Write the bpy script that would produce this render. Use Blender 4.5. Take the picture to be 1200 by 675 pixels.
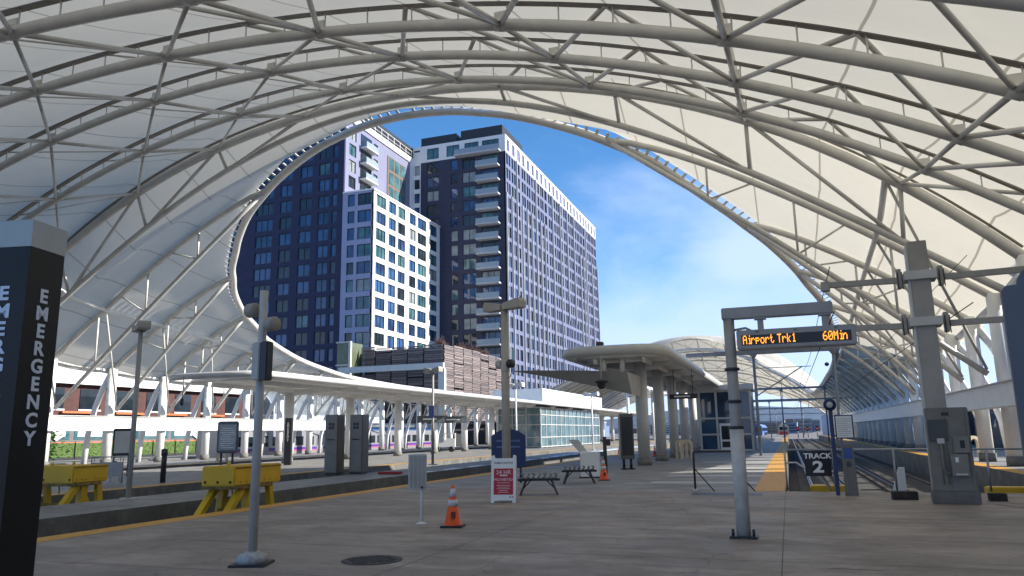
import bpy, bmesh, math, random
from mathutils import Vector, Matrix
random.seed(7)
S = bpy.context.scene
for o in list(bpy.data.objects): bpy.data.objects.remove(o)
COL = S.collection
R = math.radians

# ---------------------------------------------------------------- camera
YAW, PITCH, ROLL, FPX = 19.6, 10.95, -1.0, 885.0
CAMP = Vector((0, 0, 1.6))
_f = Vector((-math.sin(R(YAW))*math.cos(R(PITCH)), math.cos(R(YAW))*math.cos(R(PITCH)), math.sin(R(PITCH))))
_r = Vector((math.cos(R(YAW)), math.sin(R(YAW)), 0)); _u = _r.cross(_f)
c_, s_ = math.cos(R(ROLL)), math.sin(R(ROLL))
_r, _u = _r*c_ + _u*s_, _u*c_ - _r*s_
cd = bpy.data.cameras.new('camera'); cam = bpy.data.objects.new('camera', cd); COL.objects.link(cam)
cd.sensor_width = 36; cd.lens = 36*FPX/1200; cd.clip_start = .05; cd.clip_end = 6000
m3 = Matrix((_r, _u, -_f)).transposed()
cam.matrix_world = Matrix.Translation(CAMP) @ m3.to_4x4()
S.camera = cam

# ---------------------------------------------------------------- sky and sun
SUN_EL, SUN_AZ = 26.5, 14.0        # azimuth measured from +x towards +y
sd = Vector((math.cos(R(SUN_EL))*math.cos(R(SUN_AZ)), math.cos(R(SUN_EL))*math.sin(R(SUN_AZ)), math.sin(R(SUN_EL))))
w = bpy.data.worlds.new("World"); S.world = w; w.use_nodes = True
nt = w.node_tree; N = nt.nodes; L = nt.links; N.clear()
out = N.new('ShaderNodeOutputWorld'); bg = N.new('ShaderNodeBackground'); bg.inputs[1].default_value = 0.12
sky = N.new('ShaderNodeTexSky'); sky.sky_type = 'NISHITA'; sky.sun_disc = False
sky.sun_elevation = R(SUN_EL); sky.sun_rotation = R(90-SUN_AZ); sky.altitude = 900
sky.air_density = 1.0; sky.dust_density = 0.35; sky.ozone_density = 3.6
tc = N.new('ShaderNodeTexCoord'); mp = N.new('ShaderNodeMapping')
mp.inputs['Scale'].default_value = (1.0, 1.0, 1.9)
L.new(tc.outputs['Generated'], mp.inputs[0])
no = N.new('ShaderNodeTexNoise'); no.inputs['Scale'].default_value = 3.4; no.inputs['Detail'].default_value = 8; no.inputs['Roughness'].default_value = .52
no.inputs['Distortion'].default_value = .15
L.new(mp.outputs[0], no.inputs['Vector'])
sx = N.new('ShaderNodeSeparateXYZ'); L.new(tc.outputs['Generated'], sx.inputs[0])
el = N.new('ShaderNodeMapRange'); el.inputs[1].default_value = .08; el.inputs[2].default_value = .42; el.inputs[3].default_value = .37; el.inputs[4].default_value = -.22
L.new(sx.outputs['Z'], el.inputs[0])
ad = N.new('ShaderNodeMath'); ad.operation = 'ADD'; L.new(no.outputs['Fac'], ad.inputs[0]); L.new(el.outputs[0], ad.inputs[1])
rp = N.new('ShaderNodeMapRange'); rp.interpolation_type = 'SMOOTHSTEP'
rp.inputs[1].default_value = .44; rp.inputs[2].default_value = .82; rp.inputs[3].default_value = 0; rp.inputs[4].default_value = .85
L.new(ad.outputs[0], rp.inputs[0])
hs = N.new('ShaderNodeHueSaturation'); hs.inputs['Saturation'].default_value = 1.2; L.new(sky.outputs[0], hs.inputs['Color'])
mx = N.new('ShaderNodeMix'); mx.data_type = 'RGBA'; mx.inputs['B'].default_value = (3.2, 4.0, 6.1, 1)
L.new(rp.outputs[0], mx.inputs['Factor']); L.new(hs.outputs[0], mx.inputs['A'])
L.new(mx.outputs['Result'], bg.inputs[0]); L.new(bg.outputs[0], out.inputs[0])
sl = bpy.data.lights.new('sun', 'SUN'); sl.energy = 4.9; sl.angle = R(.5); sl.color = (1, .95, .87)
so = bpy.data.objects.new('sun', sl); COL.objects.link(so); so.rotation_euler = sd.to_track_quat('Z', 'Y').to_euler()
S.view_settings.view_transform = 'Standard'; S.view_settings.look = 'None'
S.view_settings.exposure = 0.94; S.view_settings.gamma = 1; S.view_settings.use_curve_mapping = False
S.render.engine = 'CYCLES'
try: S.cycles.max_bounces = 8; S.cycles.transmission_bounces = 6; S.cycles.diffuse_bounces = 5
except Exception: pass

# ---------------------------------------------------------------- materials
MATS = {}
def mat(name, col, rough=.6, metal=0, var=.12, vs=3.0, bump=0, col2=None, stretch=(1,1,1), emit=None, spec=.5, detail=6, pos=True):
    if name in MATS: return MATS[name]
    m = bpy.data.materials.new(name); m.use_nodes = True; n = m.node_tree.nodes; l = m.node_tree.links
    b = n['Principled BSDF']; b.inputs['Roughness'].default_value = rough; b.inputs['Metallic'].default_value = metal
    b.inputs['Specular IOR Level'].default_value = spec
    g = n.new('ShaderNodeNewGeometry') if pos else n.new('ShaderNodeTexCoord')
    mp = n.new('ShaderNodeMapping'); mp.inputs['Scale'].default_value = stretch
    l.new(g.outputs['Position' if pos else 'Object'], mp.inputs[0])
    t = n.new('ShaderNodeTexNoise'); t.inputs['Scale'].default_value = vs; t.inputs['Detail'].default_value = detail; t.inputs['Roughness'].default_value = .6
    l.new(mp.outputs[0], t.inputs['Vector'])
    cr = n.new('ShaderNodeMapRange'); cr.inputs[1].default_value = .3; cr.inputs[2].default_value = .7
    l.new(t.outputs['Fac'], cr.inputs[0])
    mi = n.new('ShaderNodeMix'); mi.data_type = 'RGBA'
    if col2 is None: c2 = tuple(c*(1-var*2) for c in col)
    else: c2 = col2
    mi.inputs['A'].default_value = (*c2, 1); mi.inputs['B'].default_value = (*col, 1)
    l.new(cr.outputs[0], mi.inputs['Factor']); l.new(mi.outputs['Result'], b.inputs['Base Color'])
    if bump:
        bp = n.new('ShaderNodeBump'); bp.inputs['Strength'].default_value = bump; bp.inputs['Distance'].default_value = .02
        t2 = n.new('ShaderNodeTexNoise'); t2.inputs['Scale'].default_value = vs*8; t2.inputs['Detail'].default_value = 5
        l.new(mp.outputs[0], t2.inputs['Vector']); l.new(t2.outputs['Fac'], bp.inputs['Height']); l.new(bp.outputs[0], b.inputs['Normal'])
    if emit: b.inputs['Emission Color'].default_value = (*emit[0], 1); b.inputs['Emission Strength'].default_value = emit[1]
    MATS[name] = m; return m
def glass(name, col, rough=.06, vs=.35, col2=None):
    m = mat(name, col, rough, 0, .3, vs, 0, col2, spec=.6, detail=2); return m

STEEL = mat('painted_steel', (.66,.645,.60), .38, 0, .10, 1.2)
STEELD = mat('rail_steel', (.26,.235,.20), .5, 0, .12, 2)
WHITE = mat('white_paint', (.78,.78,.76), .42, 0, .06, 1.5)
PALE = mat('pale_grey_paint', (.55,.55,.52), .45, 0, .08, 1.5)
POLE = mat('pole_paint', (.50,.48,.43), .45, 0, .10, 4)
CONB = mat('column_base_concrete', (.22,.21,.19), .85, 0, .2, 6, .3)
GREYP = mat('cabinet_grey', (.19,.185,.165), .5, 0, .14, 3)
DARK = mat('dark_metal', (.03,.032,.036), .45, 0, .2, 4)
BLACK = mat('black_paint', (.012,.012,.013), .35, 0, .2, 3)
YEL = mat('safety_yellow', (.72,.44,.008), .5, 0, .13, 1.6, .15)
RUST = mat('rust_grime', (.10,.06,.02), .8, 0, .3, 9)
ORANGE = mat('cone_orange', (.85,.10,.015), .45, 0, .12, 9)
REFL = mat('reflective_collar', (.62,.62,.62), .35, 0, .1, 9)
REDP = mat('sign_red', (.42,.012,.03), .5, 0, .05, 5)
NAVY = mat('navy_paint', (.012,.03,.12), .45, 0, .1, 5)
STAIN = mat('stainless_steel', (.17,.155,.135), .42, .5, .15, 2.5, stretch=(3,3,.6))
SNOW = mat('snow', (.80,.84,.90), .8, 0, .05, 2, .4)
LEAF = mat('leaf_green', (.07,.17,.03), .7, 0, .3, 3)
TWIG = mat('dry_twig', (.16,.09,.07), .9, 0, .25, 6)
BRICK = mat('red_brick', (.10,.042,.035), .85, 0, .2, 2)
TGLASS = glass('tower_glass', (.05,.105,.20), .04, .3, (.015,.03,.055))
GGLASS = glass('teal_glass', (.07,.16,.17), .05, .35, (.03,.06,.07))
DGLASS = glass('dark_glass', (.02,.03,.04), .05, .5)
LITG = glass('pavilion_glass', (.16,.24,.26), .08, .6, (.05,.10,.13))

def concrete(name, base, streak, vs=.55, dark=.62):
    m = bpy.data.materials.new(name); m.use_nodes = True; n = m.node_tree.nodes; l = m.node_tree.links
    b = n['Principled BSDF']; g = n.new('ShaderNodeNewGeometry')
    def noise(sc, st, det=8, ro=.6):
        mp = n.new('ShaderNodeMapping'); mp.inputs['Scale'].default_value = st; l.new(g.outputs['Position'], mp.inputs[0])
        t = n.new('ShaderNodeTexNoise'); t.inputs['Scale'].default_value = sc; t.inputs['Detail'].default_value = det; t.inputs['Roughness'].default_value = ro
        l.new(mp.outputs[0], t.inputs['Vector']); return t.outputs['Fac']
    def rng(s, a, b_, c, d):
        r = n.new('ShaderNodeMapRange'); r.inputs[1].default_value = a; r.inputs[2].default_value = b_; r.inputs[3].default_value = c; r.inputs[4].default_value = d
        l.new(s, r.inputs[0]); return r.outputs[0]
    def mix(f, A, B, mode='MIX'):
        mi = n.new('ShaderNodeMix'); mi.data_type = 'RGBA'; mi.blend_type = mode
        for s_, v in ((mi.inputs['Factor'], f), (mi.inputs['A'], A), (mi.inputs['B'], B)):
            if isinstance(v, bpy.types.NodeSocket): l.new(v, s_)
            elif isinstance(v, (int, float)): s_.default_value = v
            else: s_.default_value = (*v, 1)
        return mi.outputs['Result']
    c = mix(rng(noise(vs, (1,1,1)), .35, .65, 0, 1), base, streak)
    c = mix(rng(noise(.9, (.55, 1.1, 1), 9, .7), .47, .68, 0, .75), c, tuple(x*1.7 for x in base))
    c = mix(rng(noise(2.2, (.5, 1, 1), 9, .75), .48, .66, 0, .8), c, tuple(x*dark*.85 for x in base))
    c = mix(rng(noise(.35, (1,.5,1), 7, .65), .48, .70, 0, .4), c, tuple(x*1.35 for x in base))
    c = mix(rng(noise(7, (1,1,1), 6, .7), .56, .70, 0, .5), c, tuple(x*.6 for x in base))
    c = mix(rng(noise(60, (1,1,1), 3), .3, .7, 0, .35), c, tuple(x*.55 for x in base))
    ve = n.new('ShaderNodeTexVoronoi'); ve.feature = 'DISTANCE_TO_EDGE'; ve.inputs['Scale'].default_value = .22; mw = n.new('ShaderNodeVectorMath'); mw.operation = 'MULTIPLY_ADD'
    cn = n.new('ShaderNodeTexNoise'); cn.inputs['Scale'].default_value = 1.1; cn.inputs['Detail'].default_value = 6; l.new(g.outputs['Position'], cn.inputs['Vector'])
    l.new(cn.outputs['Color'], mw.inputs[0]); mw.inputs[1].default_value = (1.6,1.6,0); l.new(g.outputs['Position'], mw.inputs[2]); l.new(mw.outputs[0], ve.inputs['Vector'])
    c = mix(rng(ve.outputs['Distance'], .0, .0035, .6, 0), c, tuple(x*.3 for x in base))
    # stains: small dark blotches, gum
    v = n.new('ShaderNodeTexVoronoi'); v.inputs['Scale'].default_value = 2.3; l.new(g.outputs['Position'], v.inputs['Vector'])
    c = mix(rng(v.outputs['Distance'], .02, .05, .55, 0), c, tuple(x*.45 for x in base))
    l.new(c, b.inputs['Base Color'])
    rr = rng(noise(1.3, (.6,1,1)), .3, .7, .5, .8); l.new(rr, b.inputs['Roughness'])
    bp = n.new('ShaderNodeBump'); bp.inputs['Strength'].default_value = .35; bp.inputs['Distance'].default_value = .01
    l.new(noise(25, (1,1,1)), bp.inputs['Height']); l.new(bp.outputs[0], b.inputs['Normal'])
    MATS[name] = m; return m
FLOOR = concrete('concourse_concrete', (.30,.25,.205), (.205,.172,.142))
PLAT = concrete('platform_concrete', (.26,.25,.23), (.20,.19,.18))
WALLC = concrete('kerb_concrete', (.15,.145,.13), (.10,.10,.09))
BALL = mat('ballast', (.085,.078,.072), .95, 0, .3, 14, .9, (.03,.028,.026))
GROUND = mat('ground_soil', (.22,.20,.18), .95, 0, .2, .05)

def tactile():
    m = mat('tactile_yellow', (.66,.33,.035), .6, 0, .15, 5)
    n = m.node_tree.nodes; l = m.node_tree.links; b = n['Principled BSDF']
    g = n.new('ShaderNodeNewGeometry'); mp = n.new('ShaderNodeMapping'); mp.inputs['Scale'].default_value = (14, 14, 0)
    l.new(g.outputs['Position'], mp.inputs[0]); v = n.new('ShaderNodeTexVoronoi'); v.inputs['Randomness'].default_value = 0; v.inputs['Scale'].default_value = 1
    l.new(mp.outputs[0], v.inputs['Vector']); bp = n.new('ShaderNodeBump'); bp.inputs['Strength'].default_value = .9; bp.inputs['Distance'].default_value = .01; bp.invert = True
    l.new(v.outputs['Distance'], bp.inputs['Height']); l.new(bp.outputs[0], b.inputs['Normal']); return m
TACT = tactile()

def fabric():
    m = bpy.data.materials.new('tensile_fabric'); m.use_nodes = True; n = m.node_tree.nodes; l = m.node_tree.links; n.clear()
    o = n.new('ShaderNodeOutputMaterial'); d = n.new('ShaderNodeBsdfDiffuse'); t = n.new('ShaderNodeBsdfTranslucent'); mx = n.new('ShaderNodeMixShader')
    g = n.new('ShaderNodeNewGeometry'); no = n.new('ShaderNodeTexNoise'); no.inputs['Scale'].default_value = .5; no.inputs['Detail'].default_value = 9; no.inputs['Roughness'].default_value = .65
    l.new(g.outputs['Position'], no.inputs['Vector'])
    s = n.new('ShaderNodeSeparateXYZ'); l.new(g.outputs['Position'], s.inputs[0])
    # welded seams: double cloth every 2.725 m across the hall
    a = n.new('ShaderNodeMath'); a.operation = 'ADD'; a.inputs[1].default_value = 17.0 + 5.45*20+2.725; l.new(s.outputs['X'], a.inputs[0])
    mo = n.new('ShaderNodeMath'); mo.operation = 'MODULO'; mo.inputs[1].default_value = 5.45; l.new(a.outputs[0], mo.inputs[0])
    lt = n.new('ShaderNodeMath'); lt.operation = 'LESS_THAN'; lt.inputs[1].default_value = .07; l.new(mo.outputs[0], lt.inputs[0])
    r = n.new('ShaderNodeMapRange'); r.inputs[1].default_value = .3; r.inputs[2].default_value = .7; l.new(no.outputs['Fac'], r.inputs[0])
    c = n.new('ShaderNodeMix'); c.data_type = 'RGBA'; c.inputs['A'].default_value = (.76,.71,.61,1); c.inputs['B'].default_value = (.87,.83,.74,1)
    l.new(r.outputs[0], c.inputs['Factor'])
    c2 = n.new('ShaderNodeMix'); c2.data_type = 'RGBA'; c2.inputs['B'].default_value = (.60,.57,.50,1); l.new(lt.outputs[0], c2.inputs['Factor']); l.new(c.outputs['Result'], c2.inputs['A'])
    l.new(c2.outputs['Result'], d.inputs[0])
    mo.inputs[1].default_value = 2.725
    t.inputs[0].default_value = (.42,.385,.31,1)
    c3 = n.new('ShaderNodeMix'); c3.data_type = 'RGBA'; c3.inputs['A'].default_value = (.60,.565,.47,1); c3.inputs['B'].default_value = (.30,.27,.21,1)
    l.new(lt.outputs[0], c3.inputs['Factor']); l.new(c3.outputs['Result'], t.inputs[0])
    mx.inputs[0].default_value = .42
    l.new(d.outputs[0], mx.inputs[1]); l.new(t.outputs[0], mx.inputs[2]); l.new(mx.outputs[0], o.inputs[0])
    return m
FAB = fabric()

# ---------------------------------------------------------------- mesh helpers
class MB:
    def __init__(s): s.v = []; s.f = []; s.m = []; s.sm = []; s.mi = 0
    def use(s, i): s.mi = i; return s
    def add(s, vs, fs, smooth=False):
        b = len(s.v); s.v += [tuple(v) for v in vs]
        for f in fs: s.f.append(tuple(i+b for i in f)); s.m.append(s.mi); s.sm.append(smooth)
        return s
    def box(s, x0, x1, y0, y1, z0, z1):
        vs = [(x0,y0,z0),(x1,y0,z0),(x1,y1,z0),(x0,y1,z0),(x0,y0,z1),(x1,y0,z1),(x1,y1,z1),(x0,y1,z1)]
        return s.add(vs, [(0,3,2,1),(4,5,6,7),(0,1,5,4),(1,2,6,5),(2,3,7,6),(3,0,4,7)])
    def bbox(s, c, h, bev=.01, rot=0):
        """box with chamfered edges: centre, half sizes"""
        bm = bmesh.new(); bmesh.ops.create_cube(bm, size=2)
        for v in bm.verts: v.co = Vector((v.co.x*h[0], v.co.y*h[1], v.co.z*h[2]))
        bmesh.ops.bevel(bm, geom=bm.edges[:], offset=bev, segments=2, affect='EDGES')
        M = Matrix.Translation(Vector(c)) @ Matrix.Rotation(rot, 4, 'Z')
        bm.transform(M); bm.verts.index_update()
        s.add([v.co[:] for v in bm.verts], [tuple(v.index for v in f.verts) for f in bm.faces]); bm.free(); return s
    def obox(s, p, q, wd, hd, up=Vector((0,0,1))):
        """square bar from p to q, width wd, height hd"""
        p = Vector(p); q = Vector(q); d = (q-p).normalized(); a = d.cross(Vector(up))
        if a.length < 1e-4: a = Vector((1,0,0))
        a.normalize(); b = a.cross(d)
        vs = []
        for e in (p, q):
            for i, j in ((-1,-1),(1,-1),(1,1),(-1,1)): vs.append(e + a*wd/2*i + b*hd/2*j)
        return s.add(vs, [(0,1,2,3),(7,6,5,4),(0,4,5,1),(1,5,6,2),(2,6,7,3),(3,7,4,0)])
    def tube(s, p, q, r, n=8, r2=None): return s.path([p, q], r, n, r2)
    def path(s, pts, r, n=8, r2=None, closed=False, caps=True):
        pts = [Vector(p) for p in pts]; K = len(pts); vs = []; fs = []
        T = []
        for i in range(K):
            if closed: d = pts[(i+1) % K]-pts[i-1]
            else: d = pts[min(i+1, K-1)]-pts[max(i-1, 0)]
            T.append(d.normalized())
        a = T[0].cross(Vector((0,0,1)))
        if a.length < .05: a = T[0].cross(Vector((1,0,0)))
        a.normalize()
        for i in range(K):
            a = (a - T[i]*a.dot(T[i])).normalized(); b = T[i].cross(a)
            rr = r if r2 is None else r + (r2-r)*i/(K-1)
            for k in range(n):
                t = 2*math.pi*k/n; vs.append(pts[i] + a*math.cos(t)*rr + b*math.sin(t)*rr)
        for i in range(K if closed else K-1):
            j = (i+1) % K
            for k in range(n):
                fs.append((i*n+k, i*n+(k+1) % n, j*n+(k+1) % n, j*n+k))
        s.add(vs, fs, True)
        if caps and not closed:
            b0 = len(s.v)-len(vs)
            s.f.append(tuple(b0+k for k in reversed(range(n)))); s.m.append(s.mi); s.sm.append(False)
            s.f.append(tuple(b0+(K-1)*n+k for k in range(n))); s.m.append(s.mi); s.sm.append(False)
        return s
    def lathe(s, prof, c=(0,0,0), n=20, sx=1, sy=1):
        vs = []; fs = []; K = len(prof)
        for r, z in prof:
            for k in range(n):
                t = 2*math.pi*k/n; vs.append((c[0]+r*math.cos(t)*sx, c[1]+r*math.sin(t)*sy, c[2]+z))
        for i in range(K-1):
            for k in range(n): fs.append((i*n+k, i*n+(k+1) % n, (i+1)*n+(k+1) % n, (i+1)*n+k))
        s.add(vs, fs, True); b0 = len(s.v)-len(vs)
        s.f.append(tuple(b0+k for k in reversed(range(n)))); s.m.append(s.mi); s.sm.append(False)
        s.f.append(tuple(b0+(K-1)*n+k for k in range(n))); s.m.append(s.mi); s.sm.append(False)
        return s
    def prism(s, pts, axis, a, b):
        """extrude polygon pts (2D) along axis 'x','y','z' from a to b"""
        def P(p, t): return {'x': (t, p[0], p[1]), 'y': (p[0], t, p[1]), 'z': (p[0], p[1], t)}[axis]
        n = len(pts); vs = [P(p, a) for p in pts]+[P(p, b) for p in pts]
        fs = [tuple(range(n)), tuple(reversed(range(n, 2*n)))]+[(i, i+n, (i+1) % n+n, (i+1) % n) for i in range(n)]
        return s.add(vs, fs)
    def build(s, name, mats, parent=None, label=None, kind=None):
        me = bpy.data.meshes.new(name); me.from_pydata([tuple(v) for v in s.v], [], s.f)
        if not isinstance(mats, (list, tuple)): mats = [mats]
        for m in mats: me.materials.append(m)
        for p, mi, sm in zip(me.polygons, s.m, s.sm): p.material_index = mi; p.use_smooth = sm
        bm = bmesh.new(); bm.from_mesh(me)
        if len(bm.faces) < 60000: bmesh.ops.recalc_face_normals(bm, faces=bm.faces)
        bm.to_mesh(me); bm.free()
        o = bpy.data.objects.new(name, me); COL.objects.link(o)
        if parent is not None: o.parent = parent
        if label: o['label'] = label
        if kind: o['kind'] = kind
        return o
def thing(name, label, cat, loc=(0,0,0), rz=0, group=None):
    o = bpy.data.objects.new(name, None); COL.objects.link(o); o.location = loc; o.rotation_euler = (0,0,rz)
    o.empty_display_size = .2
    o['label'] = label; o['category'] = cat
    if group: o['group'] = group
    return o
def tag(o, label, cat, group=None):
    o['label'] = label; o['category'] = cat
    if group: o['group'] = group
    return o
def dup(root, loc, label=None, rz=None):
    def cp(o, par):
        c = o.copy(); COL.objects.link(c); c.parent = par
        for ch in list(o.children): cp(ch, c)
        return c
    c = cp(root, None); c.location = loc
    if rz is not None: c.rotation_euler = (0,0,rz)
    if label: c['label'] = label
    return c
def text(name, body, size, mat_, parent, loc, rot, extrude=.002, align='CENTER', sx=1.0, bold=0, spacing=1.0, line=1.0):
    cu = bpy.data.curves.new(name, 'FONT'); cu.body = body; cu.size = size; cu.extrude = extrude; cu.align_x = align; cu.align_y = 'CENTER'
    cu.offset = bold; cu.space_character = spacing; cu.space_line = line; cu.resolution_u = 3
    t = bpy.data.objects.new(name+'_tmp', cu); COL.objects.link(t)
    bpy.context.view_layer.update()
    me = bpy.data.meshes.new_from_object(t.evaluated_get(bpy.context.evaluated_depsgraph_get()))
    bpy.data.objects.remove(t); bpy.data.curves.remove(cu)
    for v in me.vertices: v.co.x *= sx
    me.materials.clear(); me.materials.append(mat_)
    o = bpy.data.objects.new(name, me); COL.objects.link(o)
    if parent is not None: o.parent = parent
    o.location = loc; o.rotation_euler = rot
    return o
FACE_Y = (math.pi/2, 0, 0)            # text that faces -y
def struct(mb, name, m): 
    return mb.build(name, m, None, None, 'structure')
def sheet(name, x0, x1, y0, y1, z, m):
    return struct(MB().add([(x0,y0,z),(x1,y0,z),(x1,y1,z),(x0,y1,z)], [(0,1,2,3)]), name, m)
# ---------------------------------------------------------------- ground, platforms and tracks
sheet('ground', -2500, 2500, -300, 5000, -1.32, GROUND)
sheet('track_bed', -70, 13.8, 5.9, 240, -1.20, BALL)
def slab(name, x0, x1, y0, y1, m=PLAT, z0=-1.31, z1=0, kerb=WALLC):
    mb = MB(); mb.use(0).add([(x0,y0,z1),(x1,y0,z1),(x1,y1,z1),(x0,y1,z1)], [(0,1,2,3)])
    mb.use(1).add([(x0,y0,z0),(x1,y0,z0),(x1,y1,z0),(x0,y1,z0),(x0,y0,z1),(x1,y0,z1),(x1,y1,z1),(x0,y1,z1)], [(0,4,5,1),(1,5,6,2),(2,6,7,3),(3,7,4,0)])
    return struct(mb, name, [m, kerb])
slab('concourse_floor', -12.2, 16, -40, 21.7, FLOOR)
slab('concourse_floor', -70, -12.2, -40, 6, FLOOR)
slab('platform', -12.2, -.2, 21.7, 215)
slab('platform', 7.2, 16, 21.7, 215)
slab('platform', -18, -15.1, 6, 215)
slab('platform', -34.2, -21.3, 6, 215)
slab('platform', -47.8, -37.6, 6, 215)
slab('pavement', -75, -52.2, 6, 215)
slab('road', 16, 60, -40, 400, mat('asphalt', (.06,.06,.062), .9, 0, .2, .6, .3), z1=-.12)
# tactile edges
def edge(x0, x1, y0, y1): return sheet('platform_edge_strip', x0, x1, y0, y1, .004, TACT)
edge(-12.19, -11.62, 6, 215); edge(-1.0, -.21, 21.7, 215); edge(7.21, 7.85, 21.9, 215)
edge(-22.0, -21.31, 6, 215); edge(-38.4, -37.61, 6, 215); 
# rails with sleepers
SLP = mat('sleeper_concrete', (.16,.15,.14), .9, 0, .2, 3)
RAILM = mat('rail_metal', (.16,.13,.11), .35, .6, .3, 5)
def track(xc, y0, y1):
    t = MB()
    for s in (-.7175, .7175):
        t.prism([(xc+s-.07,-1.08),(xc+s+.07,-1.08),(xc+s+.02,-1.06),(xc+s+.02,-.97),(xc+s+.036,-.95),(xc+s+.036,-.91),(xc+s-.036,-.91),(xc+s-.036,-.95),(xc+s-.02,-.97),(xc+s-.02,-1.06)], 'y', y0, y1)
    struct(t, 'track_rails', RAILM)
    s = MB(); y = y0+.2
    while y < min(y1, 110): s.box(xc-1.25, xc+1.25, y, y+.24, -1.19, -1.08); y += .62
    struct(s, 'track_sleepers', SLP)
for xc, y0 in ((-13.65, 6.3), (-19.65, 6.3), (-36, 6.3), (-49.9, 6.3), (1.55, 23), (5.15, 23)): track(xc, y0, 235)
# snow left between the rails
def snow(name, x0, x1, y0, y1, z, n, seed):
    rnd = random.Random(seed); mb = MB()
    for i in range(n):
        cx, cy = rnd.uniform(x0, x1), rnd.uniform(y0, y1); rx, ry = rnd.uniform(.15,.4), rnd.uniform(.3,1.4)
        K = 14; ph = [rnd.uniform(.6, 1.15) for _ in range(K)]
        ring = [(cx+math.cos(2*math.pi*k/K)*rx*ph[k], cy+math.sin(2*math.pi*k/K)*ry*ph[k], z) for k in range(K)]
        mid = [(cx+(p[0]-cx)*.6, cy+(p[1]-cy)*.6, z+.05) for p in ring]
        mb.add(ring+mid+[(cx,cy,z+.06)], [(k,(k+1)%K,K+(k+1)%K,K+k) for k in range(K)]+[(K+k,K+(k+1)%K,2*K) for k in range(K)], True)
    o = mb.build(name, SNOW); o['kind'] = 'stuff'; o['label'] = 'thin patches of old snow lying between the tracks'; return o
snow('snow', .95, 2.2, 26, 60, -1.19, 34, 1)
snow('snow', -21.2, -20.6, 36, 90, -1.19, 40, 2)
snow('snow', -15.0, -14.5, 45, 95, -1.19, 40, 3)
o = MB()
for k in range(22):
    y = 52+k*1.9+random.random(); o.add([(-15.2,y,.005),(-16.5+random.random()*.4,y+.2,.005),(-16.6,y+1.5,.005),(-15.2,y+1.7,.005)], [(0,1,2,3)])
for k in range(12):
    y = 30+k*3; o.add([(-15.2,y,.005),(-15.75+random.random()*.3,y+.4,.005),(-15.7,y+1.9,.005),(-15.2,y+2.2,.005)], [(0,1,2,3)])
o = o.build('snow', SNOW); o['kind'] = 'stuff'; o['label'] = 'frosty white strip along the low platform edge'
# painted lines and joints on the floor
LINE = mat('worn_line_paint', (.42,.40,.37), .8, 0, .3, 6)
JOINT = mat('joint_sealant', (.11,.095,.08), .8, 0, .3, 6)
def strip(name, pts, wd, m, z=.004):
    p, q = Vector((*pts[0], z)), Vector((*pts[1], z)); d = (q-p).normalized(); a = Vector((-d.y, d.x, 0))*wd/2
    return struct(MB().add([p-a, q-a, q+a, p+a], [(0,1,2,3)]), name, m)
strip('painted_line', ((.35,15.6),(5.5,15.35)), .05, LINE)
strip('painted_line', ((-5.0,16.3),(-3.6,16.3)), .045, LINE)
strip('painted_line', ((-5.3,12.15),(-3.4,12.1)), .04, LINE)
strip('painted_line', ((.3,10.0),(1.0,9.95)), .05, LINE)
strip('painted_line', ((1.5,9.6),(2.6,9.55)), .06, LINE)
strip('painted_line', ((-5.9,8.9),(-4.6,8.55)), .03, LINE)
for i, yy in enumerate((12.6, 17.1, 8.05, 3.5, 5.7, 10.3, 14.9, 19.5)): strip('floor_joint', ((-11.6,yy),(14,yy)), .012, JOINT, .0035)
for xx in (-9.2, -4.7, -.2, 4.3): strip('floor_joint', ((xx,-5),(xx,21.6)), .010, JOINT, .003)
strip('dark_floor_strip', ((3.9,18.6),(7.1,13.2)), .16, DARK, .005)  # narrow dark strip across the floor by the cabinet
for k, yy in enumerate((24.6, 28.4, 34.0, 40.6)):
    sheet('crosswalk_stripe', -4.3, -1.02, yy, yy+.95, .004, mat('stripe_white', (.50,.50,.48), .7, 0, .12, 4))
sheet('utility_hatch', -2.5, -.75, 20.2, 21.0, .004, mat('hatch_plate', (.10,.10,.10), .5, .4, .2, 8))

# manhole cover
mb = MB(); mb.lathe([(.40,0),(.40,.006),(.36,.008),(.0001,.009)], n=28)
for i in range(9):
    for j in range(9):
        x, y = (i-4)*.075, (j-4)*.075
        if x*x+y*y < .1: mb.box(x-.022, x+.022, y-.022, y+.022, .006, .014)
o = mb.build('manhole_cover', mat('cast_iron', (.055,.05,.048), .6, .3, .2, 12)); o.location = (-5.3, 9.2, .001)
tag(o, 'round dark cast iron cover set in the concrete floor', 'manhole cover')

# ---------------------------------------------------------------- train hall canopy
XC, YM = -18.0, 98.0
AY = [7.0, 11.8, 16.6, 21.5, 26.3, 31.2]
AC = [(9.4,-3.4,-.6),(11.4,-4.4,-.6),(13.16,-5.25,-.65),(14.95,-6.6,-.32),(16.35,-7.25,-.44),(18.27,-7.0,-1.88)]
RT = [(34.0,0,18.5),(34.1,2.35,18.4),(34.3,4.06,18.16),(34.6,5.74,17.85),(35,7.5,17.4),(36,10.4,16.3),(37,12.4,15.25),(38,13.9,14.2),(40,16,12.8),(42.5,17.8,11.6),(45,19,10.7),(50,20.6,9.3),(55,21.3,8.3),(60,21.7,7.7),(65,22,7.3),(75,22.2,7.0),(98,22.3,6.9)]
def lerp_tab(T, x):
    if x <= T[0][0]: return T[0][1:]
    for a, b in zip(T, T[1:]):
        if x <= b[0]:
            t = (x-a[0])/(b[0]-a[0]); return tuple(p+(q-p)*t for p, q in zip(a[1:], b[1:]))
    return T[-1][1:]
AT = [(y, *c) for y, c in zip(AY, AC)]
def fold(y): return min(y, 2*YM-y)
def arch_z(y, off):
    a, b, c = lerp_tab(AT, y); u = off*off/600.0; return a+b*u+c*u*u
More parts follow.
